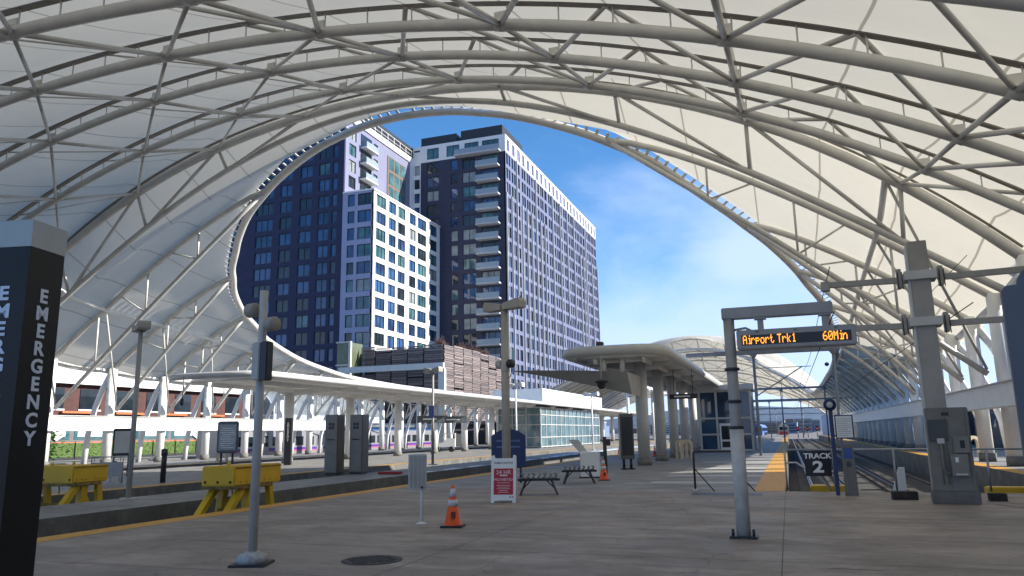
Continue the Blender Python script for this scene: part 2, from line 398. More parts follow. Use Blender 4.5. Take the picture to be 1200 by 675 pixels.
def ring_az(y): return lerp_tab(RT, fold(y))
ZE = [(31.2,7.6),(36,6.9),(45,6.3),(65,5.9),(98,5.8)]
def V(y, off):
    z = V0(y, off)
    if y > YM: z *= 1+.15*min(1, max(0, (37.5-fold(y))/5))*max(0, 1-(abs(off)/26.5)**4)
    return z
def V0(y, off):
    yy = fold(y); off = abs(off)
    if yy <= 31.2: return arch_z(yy, off)
    a, zr = ring_az(yy); ze = lerp_tab(ZE, yy)[0]
    t = max(0., (off-a)/(26.5-a)); t = min(t, 1.15)
    cz = ze+(zr-ze)*(1-t**1.3)
    if yy < 36:
        wgt = (yy-31.2)/4.8; return arch_z(31.2, off)*(1-wgt)+cz*wgt
    return cz
LOW = lambda off: 18.15-12.83*(off*off/600)+2.18*(off*off/600)**2
NEAR_A = AY[:5]; FAR_A = [2*YM-y for y in AY[1:5]]
CANT = [36+4.77*k for k in range(27)]
hall = thing('train_hall_canopy', 'vast white fabric hall roof on steel arches with an oval opening to the sky', 'canopy', (0,0,0))

def arc(y, f, o0=-26.5, o1=26.5, n=48): return [(XC+o0+(o1-o0)*i/n, y, f(o0+(o1-o0)*i/n)) for i in range(n+1)]
def leg_pts(y, sgn, z0):   # curved arch foot, leaning outward to the ground
    return [(XC+sgn*o, y, z) for o, z in ((26.5,z0),(27.3,z0*.80),(27.9,z0*.58),(28.35,z0*.3),(28.5,0))]
RAIL = .62
for y in NEAR_A+FAR_A:
    z = lambda o, y=y: V(y, o)
    a = MB().path(arc(y, z), .155, 12).build('arch_truss', STEEL, hall)
    rl = MB(); pts = arc(y, lambda o: z(o)+RAIL)
    for p, q in zip(pts, pts[1:]): rl.obox(p, q, .22, .07)
    rl.build('upper_rail', STEELD, a)
    o = -26
    while o < 26.2: MB().tube((XC+o,y,z(o)), (XC+o,y,z(o)+RAIL), .022, 5).build('rail_post', STEEL, a); o += 1.36
    for j in range(-5, 5):   # gusset plates on the node points
        xx = -17.0+5.45*j; oo = xx-XC
        if abs(oo) < 26: MB().box(xx-.16, xx+.16, y-.03, y+.03, z(oo)+.1, z(oo)+.36).build('gusset_plate', STEEL, a); MB().path([(xx-.13,y,z(oo-.13)),(xx+.13,y,z(oo+.13))], .175, 12).build('node_collar', STEEL, a)
    for sg in (-1, 1): MB().path(leg_pts(y, sg, z(26.5)), .24, 12).build('arch_leg', WHITE, hall)
# double-chord trusses beside the oval opening
for y in (31.2, 2*YM-31.2):
    a = MB().path(arc(y, lambda o: V(y, o)), .21, 12).build('arch_truss', STEEL, hall)
    rl = MB(); pts = arc(y, lambda o: V(y, o)+.42)
    for p, q in zip(pts, pts[1:]): rl.obox(p, q, .2, .06)
    rl.build('upper_rail', STEELD, a)
    yo = y+(.8 if y < YM else -.8)
    MB().path(arc(yo, lambda o: LOW(o)+V(y,o)-arch_z(31.2,o)), .15, 12).build('lower_chord', STEEL, a)
    for j in range(-4, 6):
        xx = -17.0+5.45*j; oo = xx-XC
        if abs(oo) < 6 or abs(oo) > 26: continue
        MB().tube((xx,y,V(y,oo)), (xx,yo,LOW(oo)+V(y,oo)-arch_z(31.2,oo)), .085, 8).build('web_bar', STEEL, a)
        o2 = oo-5.45 if oo > 0 else oo+5.45
        MB().tube((xx,yo,LOW(oo)+V(y,oo)-arch_z(31.2,oo)), (XC+o2,y,V(y,o2)), .085, 8).build('web_bar', STEEL, a)
    for sg in (-1, 1): MB().path(leg_pts(y, sg, arch_z(31.2, 26.5)), .26, 12).build('arch_leg', WHITE, hall)
# cantilever trusses down both long sides of the opening
for i, y in enumerate(CANT):
    a0, zr = ring_az(y)
    for sg in (-1, 1):
        t = MB(); up = [(XC+sg*(a0+(26.5-a0)*k/14), y, V(y, a0+(26.5-a0)*k/14)-.05) for k in range(15)]
        cn = t.path(up, .16, 10).build('cantilever_truss', STEEL, hall)
        lo = MB(); p0 = Vector((XC+sg*(a0+.3), y, zr-.25)); p1 = Vector((XC+sg*25.9, y, 3.7))
        mid = (p0+p1)/2+Vector((0,0,.35))
        lp = [p0*(1-s)**2+mid*2*s*(1-s)+p1*s*s for s in [k/8 for k in range(9)]]
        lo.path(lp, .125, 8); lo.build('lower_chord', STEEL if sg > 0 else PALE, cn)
        for k, s in enumerate((.3, .55, .8)):
            q = p0*(1-s)**2+mid*2*s*(1-s)+p1*s*s; of = abs(q.x-XC)
            MB().tube(q, (q.x, y, V(y, of)), .06, 6).build('web_bar', STEEL, cn)
            if k < 2: MB().tube(q, (q.x+sg*2.2, y, V(y, of+2.2)), .05, 6).build('web_bar', STEEL, cn)
        if i % 1 == 0: MB().path(leg_pts(y, sg, V(y, 26.5)), .19, 10).build('arch_leg', WHITE, hall)
# ring around the opening
rp_ = []
def ring_az2(y):
    a0, z0 = ring_az(y); yy = fold(y)
    if yy < 37: a0 = math.sqrt(max(0, 53*(yy-34.0)-.35*(yy-34)**2))
    return a0, z0
ys = [34.0,34.1,34.3,34.6,35,35.5,36,37,38,39,40,41,42.5,45,47.5,50,55,60,65,75,86,98]
full = ys+[2*YM-y for y in reversed(ys[:-1])]
for y in full: a0, z0 = ring_az2(y); rp_.append((XC+a0, y, z0))
for y in reversed(full[1:-1]): a0, z0 = ring_az2(y); rp_.append((XC-a0, y, z0))
# smooth ring with Catmull-Rom
def catmull(P, sub=4):
    P = [Vector(p) for p in P]; n = len(P); o = []
    for i in range(n):
        a, b, c, d = P[i-1], P[i], P[(i+1) % n], P[(i+2) % n]
        for k in range(sub):
            t = k/sub; o.append(.5*((2*b)+(c-a)*t+(2*a-5*b+4*c-d)*t*t+(3*b-a-3*c+d)*t**3))
    return o
ring = catmull(rp_, 4)
MB().path(ring, .22, 14, closed=True).build('ring_tube', WHITE if False else STEEL, hall)
# lacing tabs between ring and cloth
tabs = []; acc = 0; last = ring[0]
for i in range(len(ring)):
    p, q = ring[i], ring[(i+1) % len(ring)]; seg = (q-p).length; t = (q-p).normalized(); s = .0
    n_ = t.cross(Vector((0,0,1))); n_.normalize()
    if (Vector((XC, YM, 0))-Vector((p.x, p.y, 0))).dot(n_) > 0: n_ = -n_
    while acc+.55 <= seg+1e-6:
        acc += .55; c = p+t*acc
        tabs.append((c+n_*.15+Vector((0,0,.14)), c+n_*.47+Vector((0,0,.26))))
    acc -= seg
tabs.sort(key=lambda s: (s[0]-CAMP).length)
for p, q in tabs[:100]: MB().obox(p, q, .16, .03).build('lacing_tab', WHITE, hall)
tb = MB()
for p, q in tabs[100:]: tb.obox(p, q, .16, .03)
tb.build('lacing_tabs', WHITE, hall, None, 'stuff')
# membrane
def ring_m(y):
    yy = fold(y)
    if yy < 33.3: return 0
    if yy < 36: return math.sqrt(44*(yy-33.42)) if yy > 33.42 else 0
    return ring_az(yy)[0]+.48
rows = []; y = 3.2
while y < 31: rows.append(y); y += .8
rows += [31.2, 31.9, 32.6, 33.29, 33.34, 33.45, 33.65, 33.9, 34.2, 34.6, 35.0, 35.5, 36, 36.8]
y = 38
while y < YM: rows.append(y); y += 1.2
rows = rows+[YM]+[2*YM-r for r in reversed(rows)]
ridge = sorted(NEAR_A+FAR_A+[31.2, 2*YM-31.2]+CANT)
def sag(y):
    lo = [r for r in ridge if r <= y]; hi = [r for r in ridge if r > y]
    if not lo or not hi: return .1
    t = (y-lo[-1])/(hi[0]-lo[-1]); return math.sin(math.pi*t)
bm = bmesh.new(); NS = 28; grid = {}
for i, y in enumerate(rows):
    a0 = ring_m(y); yy = fold(y)
    for sg in (-1, 1):
        for k in range(NS+1):
            o = a0+(27.1-a0)*k/NS; z = V(y, o); e = k/NS
            lift = RAIL+.05 if yy < 31.2 else .42-.2*min(1, (yy-31.2)/5)
            if yy >= 33.3: lift = lift*(1-0.0*e)+.15*(1-min(1, e*6))
            z += lift-.14*sag(y)*min(1, 3*e+.3 if yy > 33.3 else 1)
            grid[i, sg, k] = bm.verts.new((XC+sg*o, y, z))
for i in range(len(rows)-1):
    for sg in (-1, 1):
        for k in range(NS):
            f = bm.faces.new([grid[i,sg,k], grid[i,sg,k+1], grid[i+1,sg,k+1], grid[i+1,sg,k]]); f.smooth = True
bmesh.ops.remove_doubles(bm, verts=bm.verts, dist=.02); bmesh.ops.recalc_face_normals(bm, faces=bm.faces)
me = bpy.data.meshes.new('membrane'); bm.to_mesh(me); bm.free(); me.materials.append(FAB)
o = bpy.data.objects.new('membrane', me); COL.objects.link(o); o.parent = hall
# edge cable and longitudinal girders
for sg in (-1, 1):
    MB().path([(XC+sg*26.9, yy, V(yy, 26.9)+.25) for yy in [4+2.4*k for k in range(79)]], .16, 8).build('eaves_tube', WHITE, hall)
    MB().path([(XC+sg*22.3, yy, V(yy, 22.3)-.15) for yy in [31.2+2.385*k for k in range(56)]], .13, 8).build('longitudinal_girder', WHITE, hall)
# struts between the arches (nodes 5.45 m apart)
struts = []
def node(y, x, dz=0):
    return Vector((x, y, V(y, x-XC)+dz))
allA = [AY, [2*YM-y for y in AY]]
for AA in allA:
    for k in range(5):
        for j in range(-5, 6):
            x = -17.0+5.45*j
            if abs(x-XC) > 25.5: continue
            p = node(AA[k], x); q = node(AA[k+1], x)
            struts.append((p, q, .075))
            if x < -14:
                if abs(x+5.45-XC) < 25: struts.append((node(AA[k], x+5.45), q, .06))
                struts.append((node(AA[k], x-2.7, RAIL), q, .03))
            else:
                struts.append((node(AA[k], x+2.725, RAIL), q, .075))
                struts.append((node(AA[k], x-2.725, RAIL), q, .065))
struts.sort(key=lambda s: (s[0]-CAMP).length/(s[2]*12))
for p, q, r in struts[:100]: MB().tube(p, q, r, 8).build('strut', STEEL, hall)
mb = MB()
for p, q, r in struts[100:]: mb.tube(p, q, r, 6)
mb.build('struts', STEEL, hall, None, 'stuff')
# braces from the first long-side trusses
for sg in (-1, 1):
    seq = [31.2]+CANT[:12]
    for a, b in zip(seq, seq[1:]):
        oa = 22.3; MB().tube((XC+sg*22.3,a,V(a,22.3)-.15), (XC+sg*25.9,b,3.9), .06, 8).build('side_brace', PALE, hall)
# columns and header beam
colY = [y for y in NEAR_A[1:]+[31.2]+CANT]
for y in colY:
    for sg in (-1, 1):
        x = XC+sg*26.5; zt = V(y, 26.5)+.1
        c = MB().lathe([(.30,.38),(.30,zt)], (x,y,0), 20).build('column', WHITE, hall)
        MB().lathe([(.36,0),(.36,.37),(.33,.375)], (x,y,0), 20).build('column_base', CONB, c)
for sg in (-1, 1):
    x = XC+sg*26.5
    ye = 160 if sg > 0 else 68; hb = MB(); hb.box(x-sg*.42-.06, x-sg*.42+.06, 10, ye, 2.35, 3.25); hb.build('header_beam', WHITE, hall)
    fl = MB(); fl.box(x-sg*.42-.16, x-sg*.42+.16, 10, ye, 3.253, 3.30); fl.build('beam_flange', PALE, hall); MB().box(x-sg*.42-.16, x-sg*.42+.16, 10, ye, 2.30, 2.347).build('beam_flange', PALE, hall)
# ---------------------------------------------------------------- emergency pylon at the left
LETTER = mat('white_lettering', (.88,.88,.88), .5, 0, .04, 9)
t = thing('emergency_pylon', 'tall tapering black pylon with white vertical lettering EMERGENCY and pale top', 'pylon', (-5.053, 3.804, 0), R(12))
def wedge(z0, z1, w0, w1, d0, d1):
    vs = [(-w0,-d0,z0),(w0,-d0,z0),(w0,d0,z0),(-w0,d0,z0),(-w1,-d1,z1),(w1,-d1,z1),(w1,d1,z1),(-w1,d1,z1)]
    return vs, [(0,3,2,1),(4,5,6,7),(0,1,5,4),(1,2,6,5),(2,3,7,6),(3,0,4,7)]
PYB = mat('pylon_black', (.009,.009,.009), .38, 0, .2, 2, spec=.3)
MB().add(*wedge(.0, 2.94, .165, .165, .165, .165)).build('body', PYB, t)
MB().add(*wedge(2.943, 3.135, .169, .169, .169, .169)).build('cap', mat('pylon_cap', (.55,.54,.47), .5, 0, .06, 4), t)
for k, ch in enumerate("EMERGENCY"):
    z = 2.61-k*.1234
    text('lettering', ch, .134, LETTER, t, (.0,-.167,z), FACE_Y, .0015, sx=1.15, bold=.0042)
    text('lettering', ch, .134, LETTER, t, (.167,.0,z), (math.pi/2,0,math.pi/2), .0015, sx=1.15, bold=.0042)

# grey sign back at the right margin
t = thing('sign_panel', 'large smooth grey sign panel with rounded shoulders cut by the right edge', 'sign', (2.10, 6.86, -.09), R(-8))
pr = [(-.42,.15),(.42,.15),(.42,2.72)]+[(.42-.06+.06*math.cos(a), 2.72+.06*math.sin(a)) for a in (0.4,.8,1.2,1.57)]
pr += [(.30,2.78)]+[(.0+.31*math.cos(a)*1.0, 2.78+.20*math.sin(a)) for a in [math.pi*k/12 for k in range(13)]]
pr += [(-.36,2.78)]+[(-.36-.06*math.sin(a), 2.72+.06*math.cos(a)) for a in (.4,.8,1.2,1.57)]
GSGN = mat('sign_back_grey', (.13,.13,.14), .55, 0, .05, 3)
MB().prism(pr, 'y', -.05, .05).build('panel', GSGN, t)
for s in (-.3, .3): MB().tube((s,0,0), (s,0,.15), .04, 10).build('foot', DARK, t)

# ---------------------------------------------------------------- poles and lamps
def base_plate(t, sz=.2, n=4):
    mb = MB().bbox((0,0,.02), (sz,sz,.018), .006); mb.build('base_plate', DARK, t)
    b = MB()
    for i in range(n):
        a = math.pi/4+i*math.pi*2/n; b = MB().tube((math.cos(a)*sz*1.05,math.sin(a)*sz*1.05,.03), (math.cos(a)*sz*1.05,math.sin(a)*sz*1.05,.085), .018, 6); b.build('anchor_bolt', DARK, t)
t = thing('camera_pole', 'slim pale pole carrying two round cameras and a dark box, on a white concrete foot', 'pole', (-6.66, 8.5, 0))
MB().tube((0,0,.0), (0,0,3.6), .060, 14, .055).build('pole', POLE, t)
MB().lathe([(.20,.03),(.19,.12),(.10,.16),(.09,.17)], n=8).build('footing', mat('chipped_white', (.55,.54,.50), .8, 0, .25, 12, .4), t)
MB().bbox((0,0,.016), (.23,.23,.015), .004, R(20)).build('base_plate', DARK, t)
for sg, z in ((-1, 3.36), (1, 3.14)):
    c = MB().lathe([(.0,0),(.085,0),(.10,.02),(.10,.15),(.085,.17),(.0,.17)], (0,0,0), 16).build('camera_head', mat('beige_plastic', (.36,.32,.26), .5), t)
    c.location = (sg*.22, -.02, z-.02); c.rotation_euler = (0, math.pi/2*sg, R(-15)); c.location.x = sg*.10
MB().bbox((.02,-.10,2.62), (.06,.05,.25), .012).build('pale_box', POLE, t)
MB().bbox((.15,-.08,2.62), (.055,.07,.26), .012).build('dark_box', DARK, t)

def tlamp(name, label, loc, h, wd, rz=0, bracket=False, mt=POLE, r=.085, thick=.2):
    t = thing('lamp_post', label, 'lamp', loc, rz, 'platform lamp posts')
    MB().tube((0,0,0), (0,0,h), r, 14, r*.85).build('pole', mt, t)
    MB().bbox((0,0,.03), (.19,.19,.028), .006).build('base_plate', POLE, t)
    for sg in (-1, 1):
        hd = MB(); w2 = wd/2; P = [(sg*.03,h-.01),(sg*.03,h+thick*.55),(sg*w2*.35,h+thick*.72),(sg*w2*.92,h+thick*.95),(sg*w2,h+thick*.6),(sg*w2,h+.0)]
        hd.prism(P, 'y', -.16, .16); hd.build('lamp_head', mt, t)
        MB().box(min(sg*w2*.3,sg*w2*.9), max(sg*w2*.3,sg*w2*.9), -.12, .12, h-.02, h-.003).build('lens', PALE, t)
    if bracket:
        for sg in (-1, 1):
            b = MB().lathe([(.0,0),(.11,0),(.13,.03),(.13,.16),(.0,.17)], (0,0,0), 14).build('floodlight', DARK if sg > 0 else POLE, t)
            b.location = (sg*.12, 0, h-1.62); b.rotation_euler = (0, math.pi/2*sg, 0)
        MB().lathe([(.12,h-1.85),(.13,h-1.82),(.13,h-1.62),(.12,h-1.5)], n=14).build('collar', POLE, t)
        MB().path([(.1,0,h-1.55),(.25,0,h-1.8),(.2,0,h-2.0),(.05,0,h-2.05)], .014, 6).build('cable_loop', DARK, t)
    return t
tlamp('', 'tall lamp post behind the red board, twin flat heads and two small floodlights', (-7.7,20.9,0), 5.25, 1.42, R(-20), True, mat('grey_beige_pole', (.43,.40,.34), .5, 0, .1, 4), .13, .3)  # pole paint is an even grey-beige
tlamp('', 'lamp post with twin grey heads beside the yellow buffer stop at left', (-17.3,16.7,0), 4.72, 1.15, R(-35), False, mat('lamp_grey', (.36,.35,.32), .5, 0, .1, 4), .075, .22)
t = tlamp('', 'grey lamp post with a small blue sign halfway up, in front of the train', (-18.6,38.7,0), 5.1, 1.25, R(-20), False, mat('lamp_grey', (.3,.3,.3)), .075, .3)
MB().bbox((0,-.1,2.9), (.2,.02,.34), .01).build('blue_sign', mat('sign_blue', (.02,.06,.32), .4), t)
tlamp('', 'thin pale lamp post standing before the glass pavilion', (-18.7,52.9,0), 5.0, 1.5, R(-20), False, WHITE, .08, .36)
tlamp('', 'farthest thin pale lamp post, beyond the glass pavilion', (-17.2,70,0), 5.0, 1.6, R(-20), False, WHITE, .08, .38)
# camera on the pavilion-side lamp posts is omitted: not seen

# meter box on its post
t = thing('louvred_box', 'small pale louvred box on a short post left of the foreground cone', 'box', (-6.6, 13.08, 0), R(28))
MB().tube((.08,0,0), (.08,0,1.25), .028, 10).build('post', WHITE, t)
b = MB(); b.bbox((0,0,.94), (.17,.09,.32), .012); b.build('box', PALE, t)
for k in range(4):
    MB().bbox((-.115+k*.077,-.094,.94), (.028,.006,.29), .004).build('louvre', mat('louvre_grey', (.40,.39,.36), .5), t)
MB().bbox((.08,-.1,.66), (.02,.012,.02), .004).build('lock', DARK, t)
MB().lathe([(.10,0),(.10,.01),(.03,.03)], (.08,0,0), 12).build('foot', WHITE, t)

# ---------------------------------------------------------------- traffic cones
def cone(loc, label, rz=0):
    t = thing('traffic_cone', label, 'cone', loc, rz, 'orange traffic cones')
    MB().bbox((0,0,.018), (.20,.20,.018), .012).build('base', BLACK, t)
    Z = lambda z: .155-(.155-.028)*(z-.03)/.68
    MB().lathe([(.175,.03),(.165,.05),(Z(.05),.052),(Z(.71),.71),(.02,.72)], n=24).build('body', ORANGE, t)
    for z0, z1 in ((.36,.47),(.52,.66)):
        MB().lathe([(Z(z0)+.004,z0),(Z(z1)+.004,z1)], n=24).build('reflective_band', REFL, t)
    return t
c0 = cone((-5.75,12.8,0), 'orange cone with two silver bands standing alone in the left foreground', R(12))
MB().box(-.005,.075,-.146,-.125,.17,.27).build('stencil', mat('stencil_dark', (.16,.03,.015), .6), c0)
dup(c0, (-6.05,26.0,0), 'orange cone beside the white bins and second bench')
for ch in list(bpy.data.objects):
    pass
dup(c0, (-12.05,57.3,0), 'distant orange cone at the platform edge beyond the grey information pillar')
dup(c0, (-8.3,50.5,0), 'distant orange cone half hidden behind the first big canopy column')

# ---------------------------------------------------------------- folding notice board
t = thing('notice_board', 'white folding A board with a red panel headed 24 HR PROHIBITED', 'sign', (-6.55, 17.6, 0), R(12))
for sg, nm in ((-1,'front_panel'),(1,'back_panel')):
    b = MB(); P = [(-.30,0),(-.22,0),(-.22,.055),(.22,.055),(.22,0),(.30,0),(.30,1.10),(.24,1.12),(.22,1.04),(-.22,1.04),(-.24,1.12),(-.30,1.10)]
    b.prism(P, 'y', -.018, .018); o = b.build(nm, WHITE, t); o.rotation_euler = (R(-10)*-sg*-1 if False else R(10)*(-1 if sg<0 else 1), 0, 0); o.location = (0, sg*.21, 0)
fp = [o for o in t.children if o.name.startswith('front_panel')][0]
MB().box(-.235,.235,-.024,-.019,.19,.80).build('red_poster', REDP, fp)
for s, z, sz in (('PUBLIC NOTICE',.93,.062),): text('heading', s, sz, DARK, fp, (0,-.021,z), FACE_Y, .001, bold=.001)
for s, z, sz in (('24 HR',.705,.14),('PROHIBITED',.535,.082)):
    text('poster_text', s, sz, mat('poster_white', (.75,.60,.60), .5), fp, (0,-.0255,z), FACE_Y, .0008, bold=.0008)
for z, hw_ in ((.62,.09),(.46,.15),(.40,.17),(.36,.14),(.32,.16),(.28,.10),(.24,.13)): MB().box(-hw_,hw_,-.0262,-.0242,z,z+(.035 if z > .6 else .010)).build('printed_line', mat('poster_white', (.75,.60,.60)), fp)
for x in (.15,.21): MB().box(x,x+.03,-.024,-.019,.12,.15).build('badge', REDP if x > .2 else DARK, fp)

# ---------------------------------------------------------------- benches with fretwork seat
def bench(loc, label, rz):
    t = thing('bench', label, 'bench', loc, rz, 'dark metal benches')
    fr = MB(); vs = []
    for x, y in ((-.56,-.28),(.56,-.28),(.56,.28),(-.56,.28)):
        vs += [(x,y,.37),(x,y,.43),(x*.9,y*.85,.37),(x*.9,y*.85,.43)]
    fs = []
    for k in range(4):
        a = k*4; b = (k*4+4) % 16; fs += [(a,b,b+1,a+1),(a+2,a+3,b+3,b+2),(a+1,b+1,b+3,a+3),(a,a+2,b+2,b)]
    fr.add(vs, fs).build('seat_frame', BLACK, t)
    st = MB()
    for k in range(8): MB().box(-.50+k*.128,-.50+k*.128+.085,-.235,.235,.428,.442).build('seat_slat', STAIN, t)
    for k in range(7):
        x = -.46+k*.15; sg = 1 if k % 2 else -1
        MB().path([(x,-.2,.44),(x+.05,-.14,.52),(x+.02*sg,-.02,.55),(x+.06,.10,.53),(x,.2,.44)], .014, 6).build('armrest', STAIN, t)
    for sx in (-1,1):
        for sy in (-1,1):
            MB().obox((sx*.34,sy*.2,.38), (sx*.50,sy*.27,0), .055, .04).build('leg', BLACK, t)
        MB().obox((sx*.2,0,.38), (sx*.42,0,.16), .04, .03).build('leg_brace', BLACK, t)
    return t
b1 = bench((-6.42,19.9,0), 'black legged bench with metal armrests just right of the red notice board', R(18))
dup(b1, (-6.5,24.4,0), 'second black bench, farther back beside the white bins', R(18))

# white bins / folded board behind the bench
t = thing('equipment_box', 'white boxy bin with its lid tipped up to the left, behind the second bench', 'bin', (-6.9, 27.6, 0), R(10))
MB().prism([(-.35,.05),(.35,.05),(.35,.85),(-.2,.93),(-.35,.9)], 'x', -.34, .34).build('body', WHITE, t)
MB().bbox((0,.02,.03), (.40,.33,.028), .01).build('skirt', DARK, t)
MB().obox((-.43,0,.8), (-.43,.2,.8), .02, .12).build('handle', GREYP, t)
MB().prism([(-.80,1.36),(-.42,1.36),(-.05,.86),(-.36,.86)], 'y', .0, .05).build('raised_lid', PALE, t)
t = thing('marker_post', 'short dark post standing right behind the second orange cone', 'post', (-6.3, 27.4, 0))
MB().tube((0,0,0), (0,0,1.45), .07, 10).build('post', DARK, t); MB().bbox((.14,0,1.25), (.07,.05,.12), .02).build('box', DARK, t)

# ---------------------------------------------------------------- gantry with the departure display
t = thing('departure_display', 'grey post and arm holding an amber dot display reading Airport, minutes at right', 'display', (-.76, 12.4, 0), 0)
PG = mat('gantry_grey', (.34,.325,.30), .42, 0, .1, 3)
PL = mat('gantry_pale', (.58,.56,.51), .5, 0, .14, 6)
po = MB().lathe([(.085,0),(.085,3.34)], n=16).build('post', PG, t)
MB().lathe([(.105,.02),(.105,1.62)], n=16).build('lower_sleeve', PL, t)
for z in (2.02, 1.62, 2.52): MB().lathe([(.11,z),(.115,z+.01),(.115,z+.035),(.11,z+.045)], n=16).build('band', DARK, t)
MB().bbox((0,0,.02), (.2,.16,.018), .004).build('base_plate', DARK, t)
for x in (-.15,.15): MB().tube((x,-.1,.03), (x,-.1,.14), .022, 8).build('anchor_bolt', DARK, t)
MB().bbox((.72,0,3.42), (.82,.09,.09), .012).build('arm', PG, t)
for x in (.48, 1.42):
    MB().bbox((x,0,3.22), (.045,.045,.11), .006).build('hanger', PG, t); MB().bbox((x,0,3.315), (.09,.08,.012), .003).build('hanger_plate', PG, t)
MB().path([(.08,0,3.16),(.25,-.02,3.18),(.36,0,3.12),(.38,0,3.05)], .02, 8).build('cable_conduit', PG, t)
h = MB(); h.bbox((.97,0,2.985), (.86,.13,.15), .012); hs_ = h.build('display_housing', PG, t)
MB().box(.18,1.76,-.135,-.131,2.895,3.05).build('screen', BLACK, hs_)
for x in (.42,.98,1.55): MB().lathe([(.018,0),(.018,.006)], (x,-.137,3.10), 10).build('screw_cap', BLACK, hs_)
AMB = mat('amber_led', (.9,.35,.02), .5, emit=((1.0,.33,.03), 1.5)); 
# dot-matrix lettering built from small lit dots
F5 = {'A':"01110 10001 10001 11111 10001 10001 10001",'i':"00100 00000 01100 00100 00100 00100 01110",'r':"00000 00000 10110 11001 10000 10000 10000",'p':"00000 00000 11110 10001 11110 10000 10000",
'o':"00000 00000 01110 10001 10001 10001 01110",'t':"01000 01000 11100 01000 01000 01001 00110",'T':"11111 00100 00100 00100 00100 00100 00100",'k':"10000 10000 10010 10100 11000 10100 10010",'1':"00100 01100 00100 00100 00100 00100 01110",
'6':"00110 01000 10000 11110 10001 10001 01110",'0':"01110 10001 10011 10101 11001 10001 01110",'M':"10001 11011 10101 10101 10001 10001 10001",'n':"00000 00000 10110 11001 10001 10001 10001",' ':"0 0 0 0 0 0 0"}
def dots(s, x, z, p):
    mb = MB()
    for ch in s:
        g = F5[ch].split()
        for r_, row in enumerate(g):
            for c_2, b_ in enumerate(row):
                if b_ == '1': cx, cz = x+c_2*p, z-r_*.0195; mb.box(cx-p*.45, cx+p*.45, -.1385, -.1362, cz-.0078, cz+.0078)
        x += (4 if ch in 'it1' else 6)*p if ch != ' ' else 5*p
    return mb
dots('Airport Trk1', .21, 3.037, .0118).build('lit_text', AMB, hs_)
dots('60Min', 1.37, 3.037, .0125).build('lit_minutes', AMB, hs_)

# ---------------------------------------------------------------- catenary mast with electrical cabinet
t = thing('catenary_mast', 'square grey steel mast with two long horizontal arms, rising from a big cabinet', 'mast', (3.15, 19.1, 0), R(-4))
MG = mat('mast_grey', (.36,.345,.31), .45, 0, .12, 2.5)
MB().bbox((-.05,0,2.9), (.20,.20,2.88), .012).build('mast', MG, t)
MB().bbox((-.275,-.02,2.9), (.022,.18,2.78), .006).build('pale_edge_strip', PALE, t)
for z in (4.98, 3.92):
    MB().bbox((-.05,0,z), (.33,.30,.10), .01).build('clamp', PALE, t)
    for sg in (-1,1):
        MB().bbox((-.05+sg*.42,0,z-.02), (.05,.12,.22), .01).build('bracket', MG, t)
        a = MB(); x1 = -2.05 if sg < 0 else 4.2
        a.obox((-.05+sg*.45,0,z-.05), (x1,0,z-.02), .12, .13); a.build('arm', MG, t)
        for dx in (-.03,.06):
            MB().tube((-.05+sg*.42+dx,-.13,z+.12), (-.05+sg*.42+dx,-.13,z-.28), .012, 6).build('bolt', DARK, t)
MB().bbox((-2.05,0,4.93), (.10,.10,.11), .01).build('end_clamp', MG, t)
t = thing('electrical_cabinet', 'tall worn grey electrical cabinet with switch boxes bolted around the foot of the mast', 'cabinet', (3.22, 18.76, 0), R(-4))
cb = MB().bbox((0,0,1.13), (.40,.20,.87), .015); cb.build('body', GREYP, t)
MB().bbox((0,.0,.13), (.44,.26,.13), .02).build('plinth', mat('plinth_grey', (.17,.165,.15), .8, 0, .2, 5, .3), t)
MB().bbox((-.20,-.215,1.52), (.18,.02,.23), .006).build('dark_panel', mat('cab_dark', (.06,.065,.065), .4), t)
MB().bbox((-.17,-.24,1.30), (.07,.01,.055), .004).build('label_plate', PALE, t)
q = MB().bbox((.20,-.25,1.22), (.15,.06,.17), .01).build('switch_box', mat('switch_grey', (.22,.215,.19), .45), t)
MB().tube((.33,-.26,1.26), (.40,-.29,1.26), .018, 8).build('switch_lever', DARK, q)
MB().box(.17,.26,-.316,-.312,1.15,1.31).build('switch_dial', BLACK, q)
q = MB().bbox((.13,-.25,.80), (.16,.06,.23), .01).build('lower_box', mat('switch_grey', (.22,.215,.19), .45), t)
MB().box(.05,.11,-.316,-.312,.86,.96).build('warning_label', WHITE, q); MB().box(.03,.25,-.316,-.312,.60,.63).build('paper_strip', PALE, q)
MB().path([(-.17,-.24,1.25),(-.17,-.24,.70),(-.12,-.24,.62),(-.03,-.24,.62)], .022, 8).build('conduit', GREYP, t)
for x in (-.20, -.1): MB().path([(x,-.225,1.25),(x,-.225,.4)], .012, 6).build('thin_conduit', GREYP, t)
MB().box(-.10,.04,-.206,-.201,1.83,1.90).build('vent_slot', BLACK, t)
for x in (-.05, .33): MB().box(x-.003,x+.003,-.2035,-.2005,.28,1.98).build('door_seam', BLACK, t)
# timber blocks by the cabinet
t = tag(MB().bbox((0,0,.09), (.26,.16,.09), .01).build('timber_block', mat('old_timber', (.05,.045,.04), .9, 0, .3, 8), None), 'dark timber block on the floor left of the cabinet foot', 'timber block'); t.location = (2.35, 19.6, 0)
t = tag(MB().bbox((0,0,.08), (.16,.14,.08), .01).build('timber_block', mat('old_timber', (.05,.045,.04)), None), 'dark timber block just right of the cabinet foot', 'timber block'); t.location = (4.15, 19.5, 0)

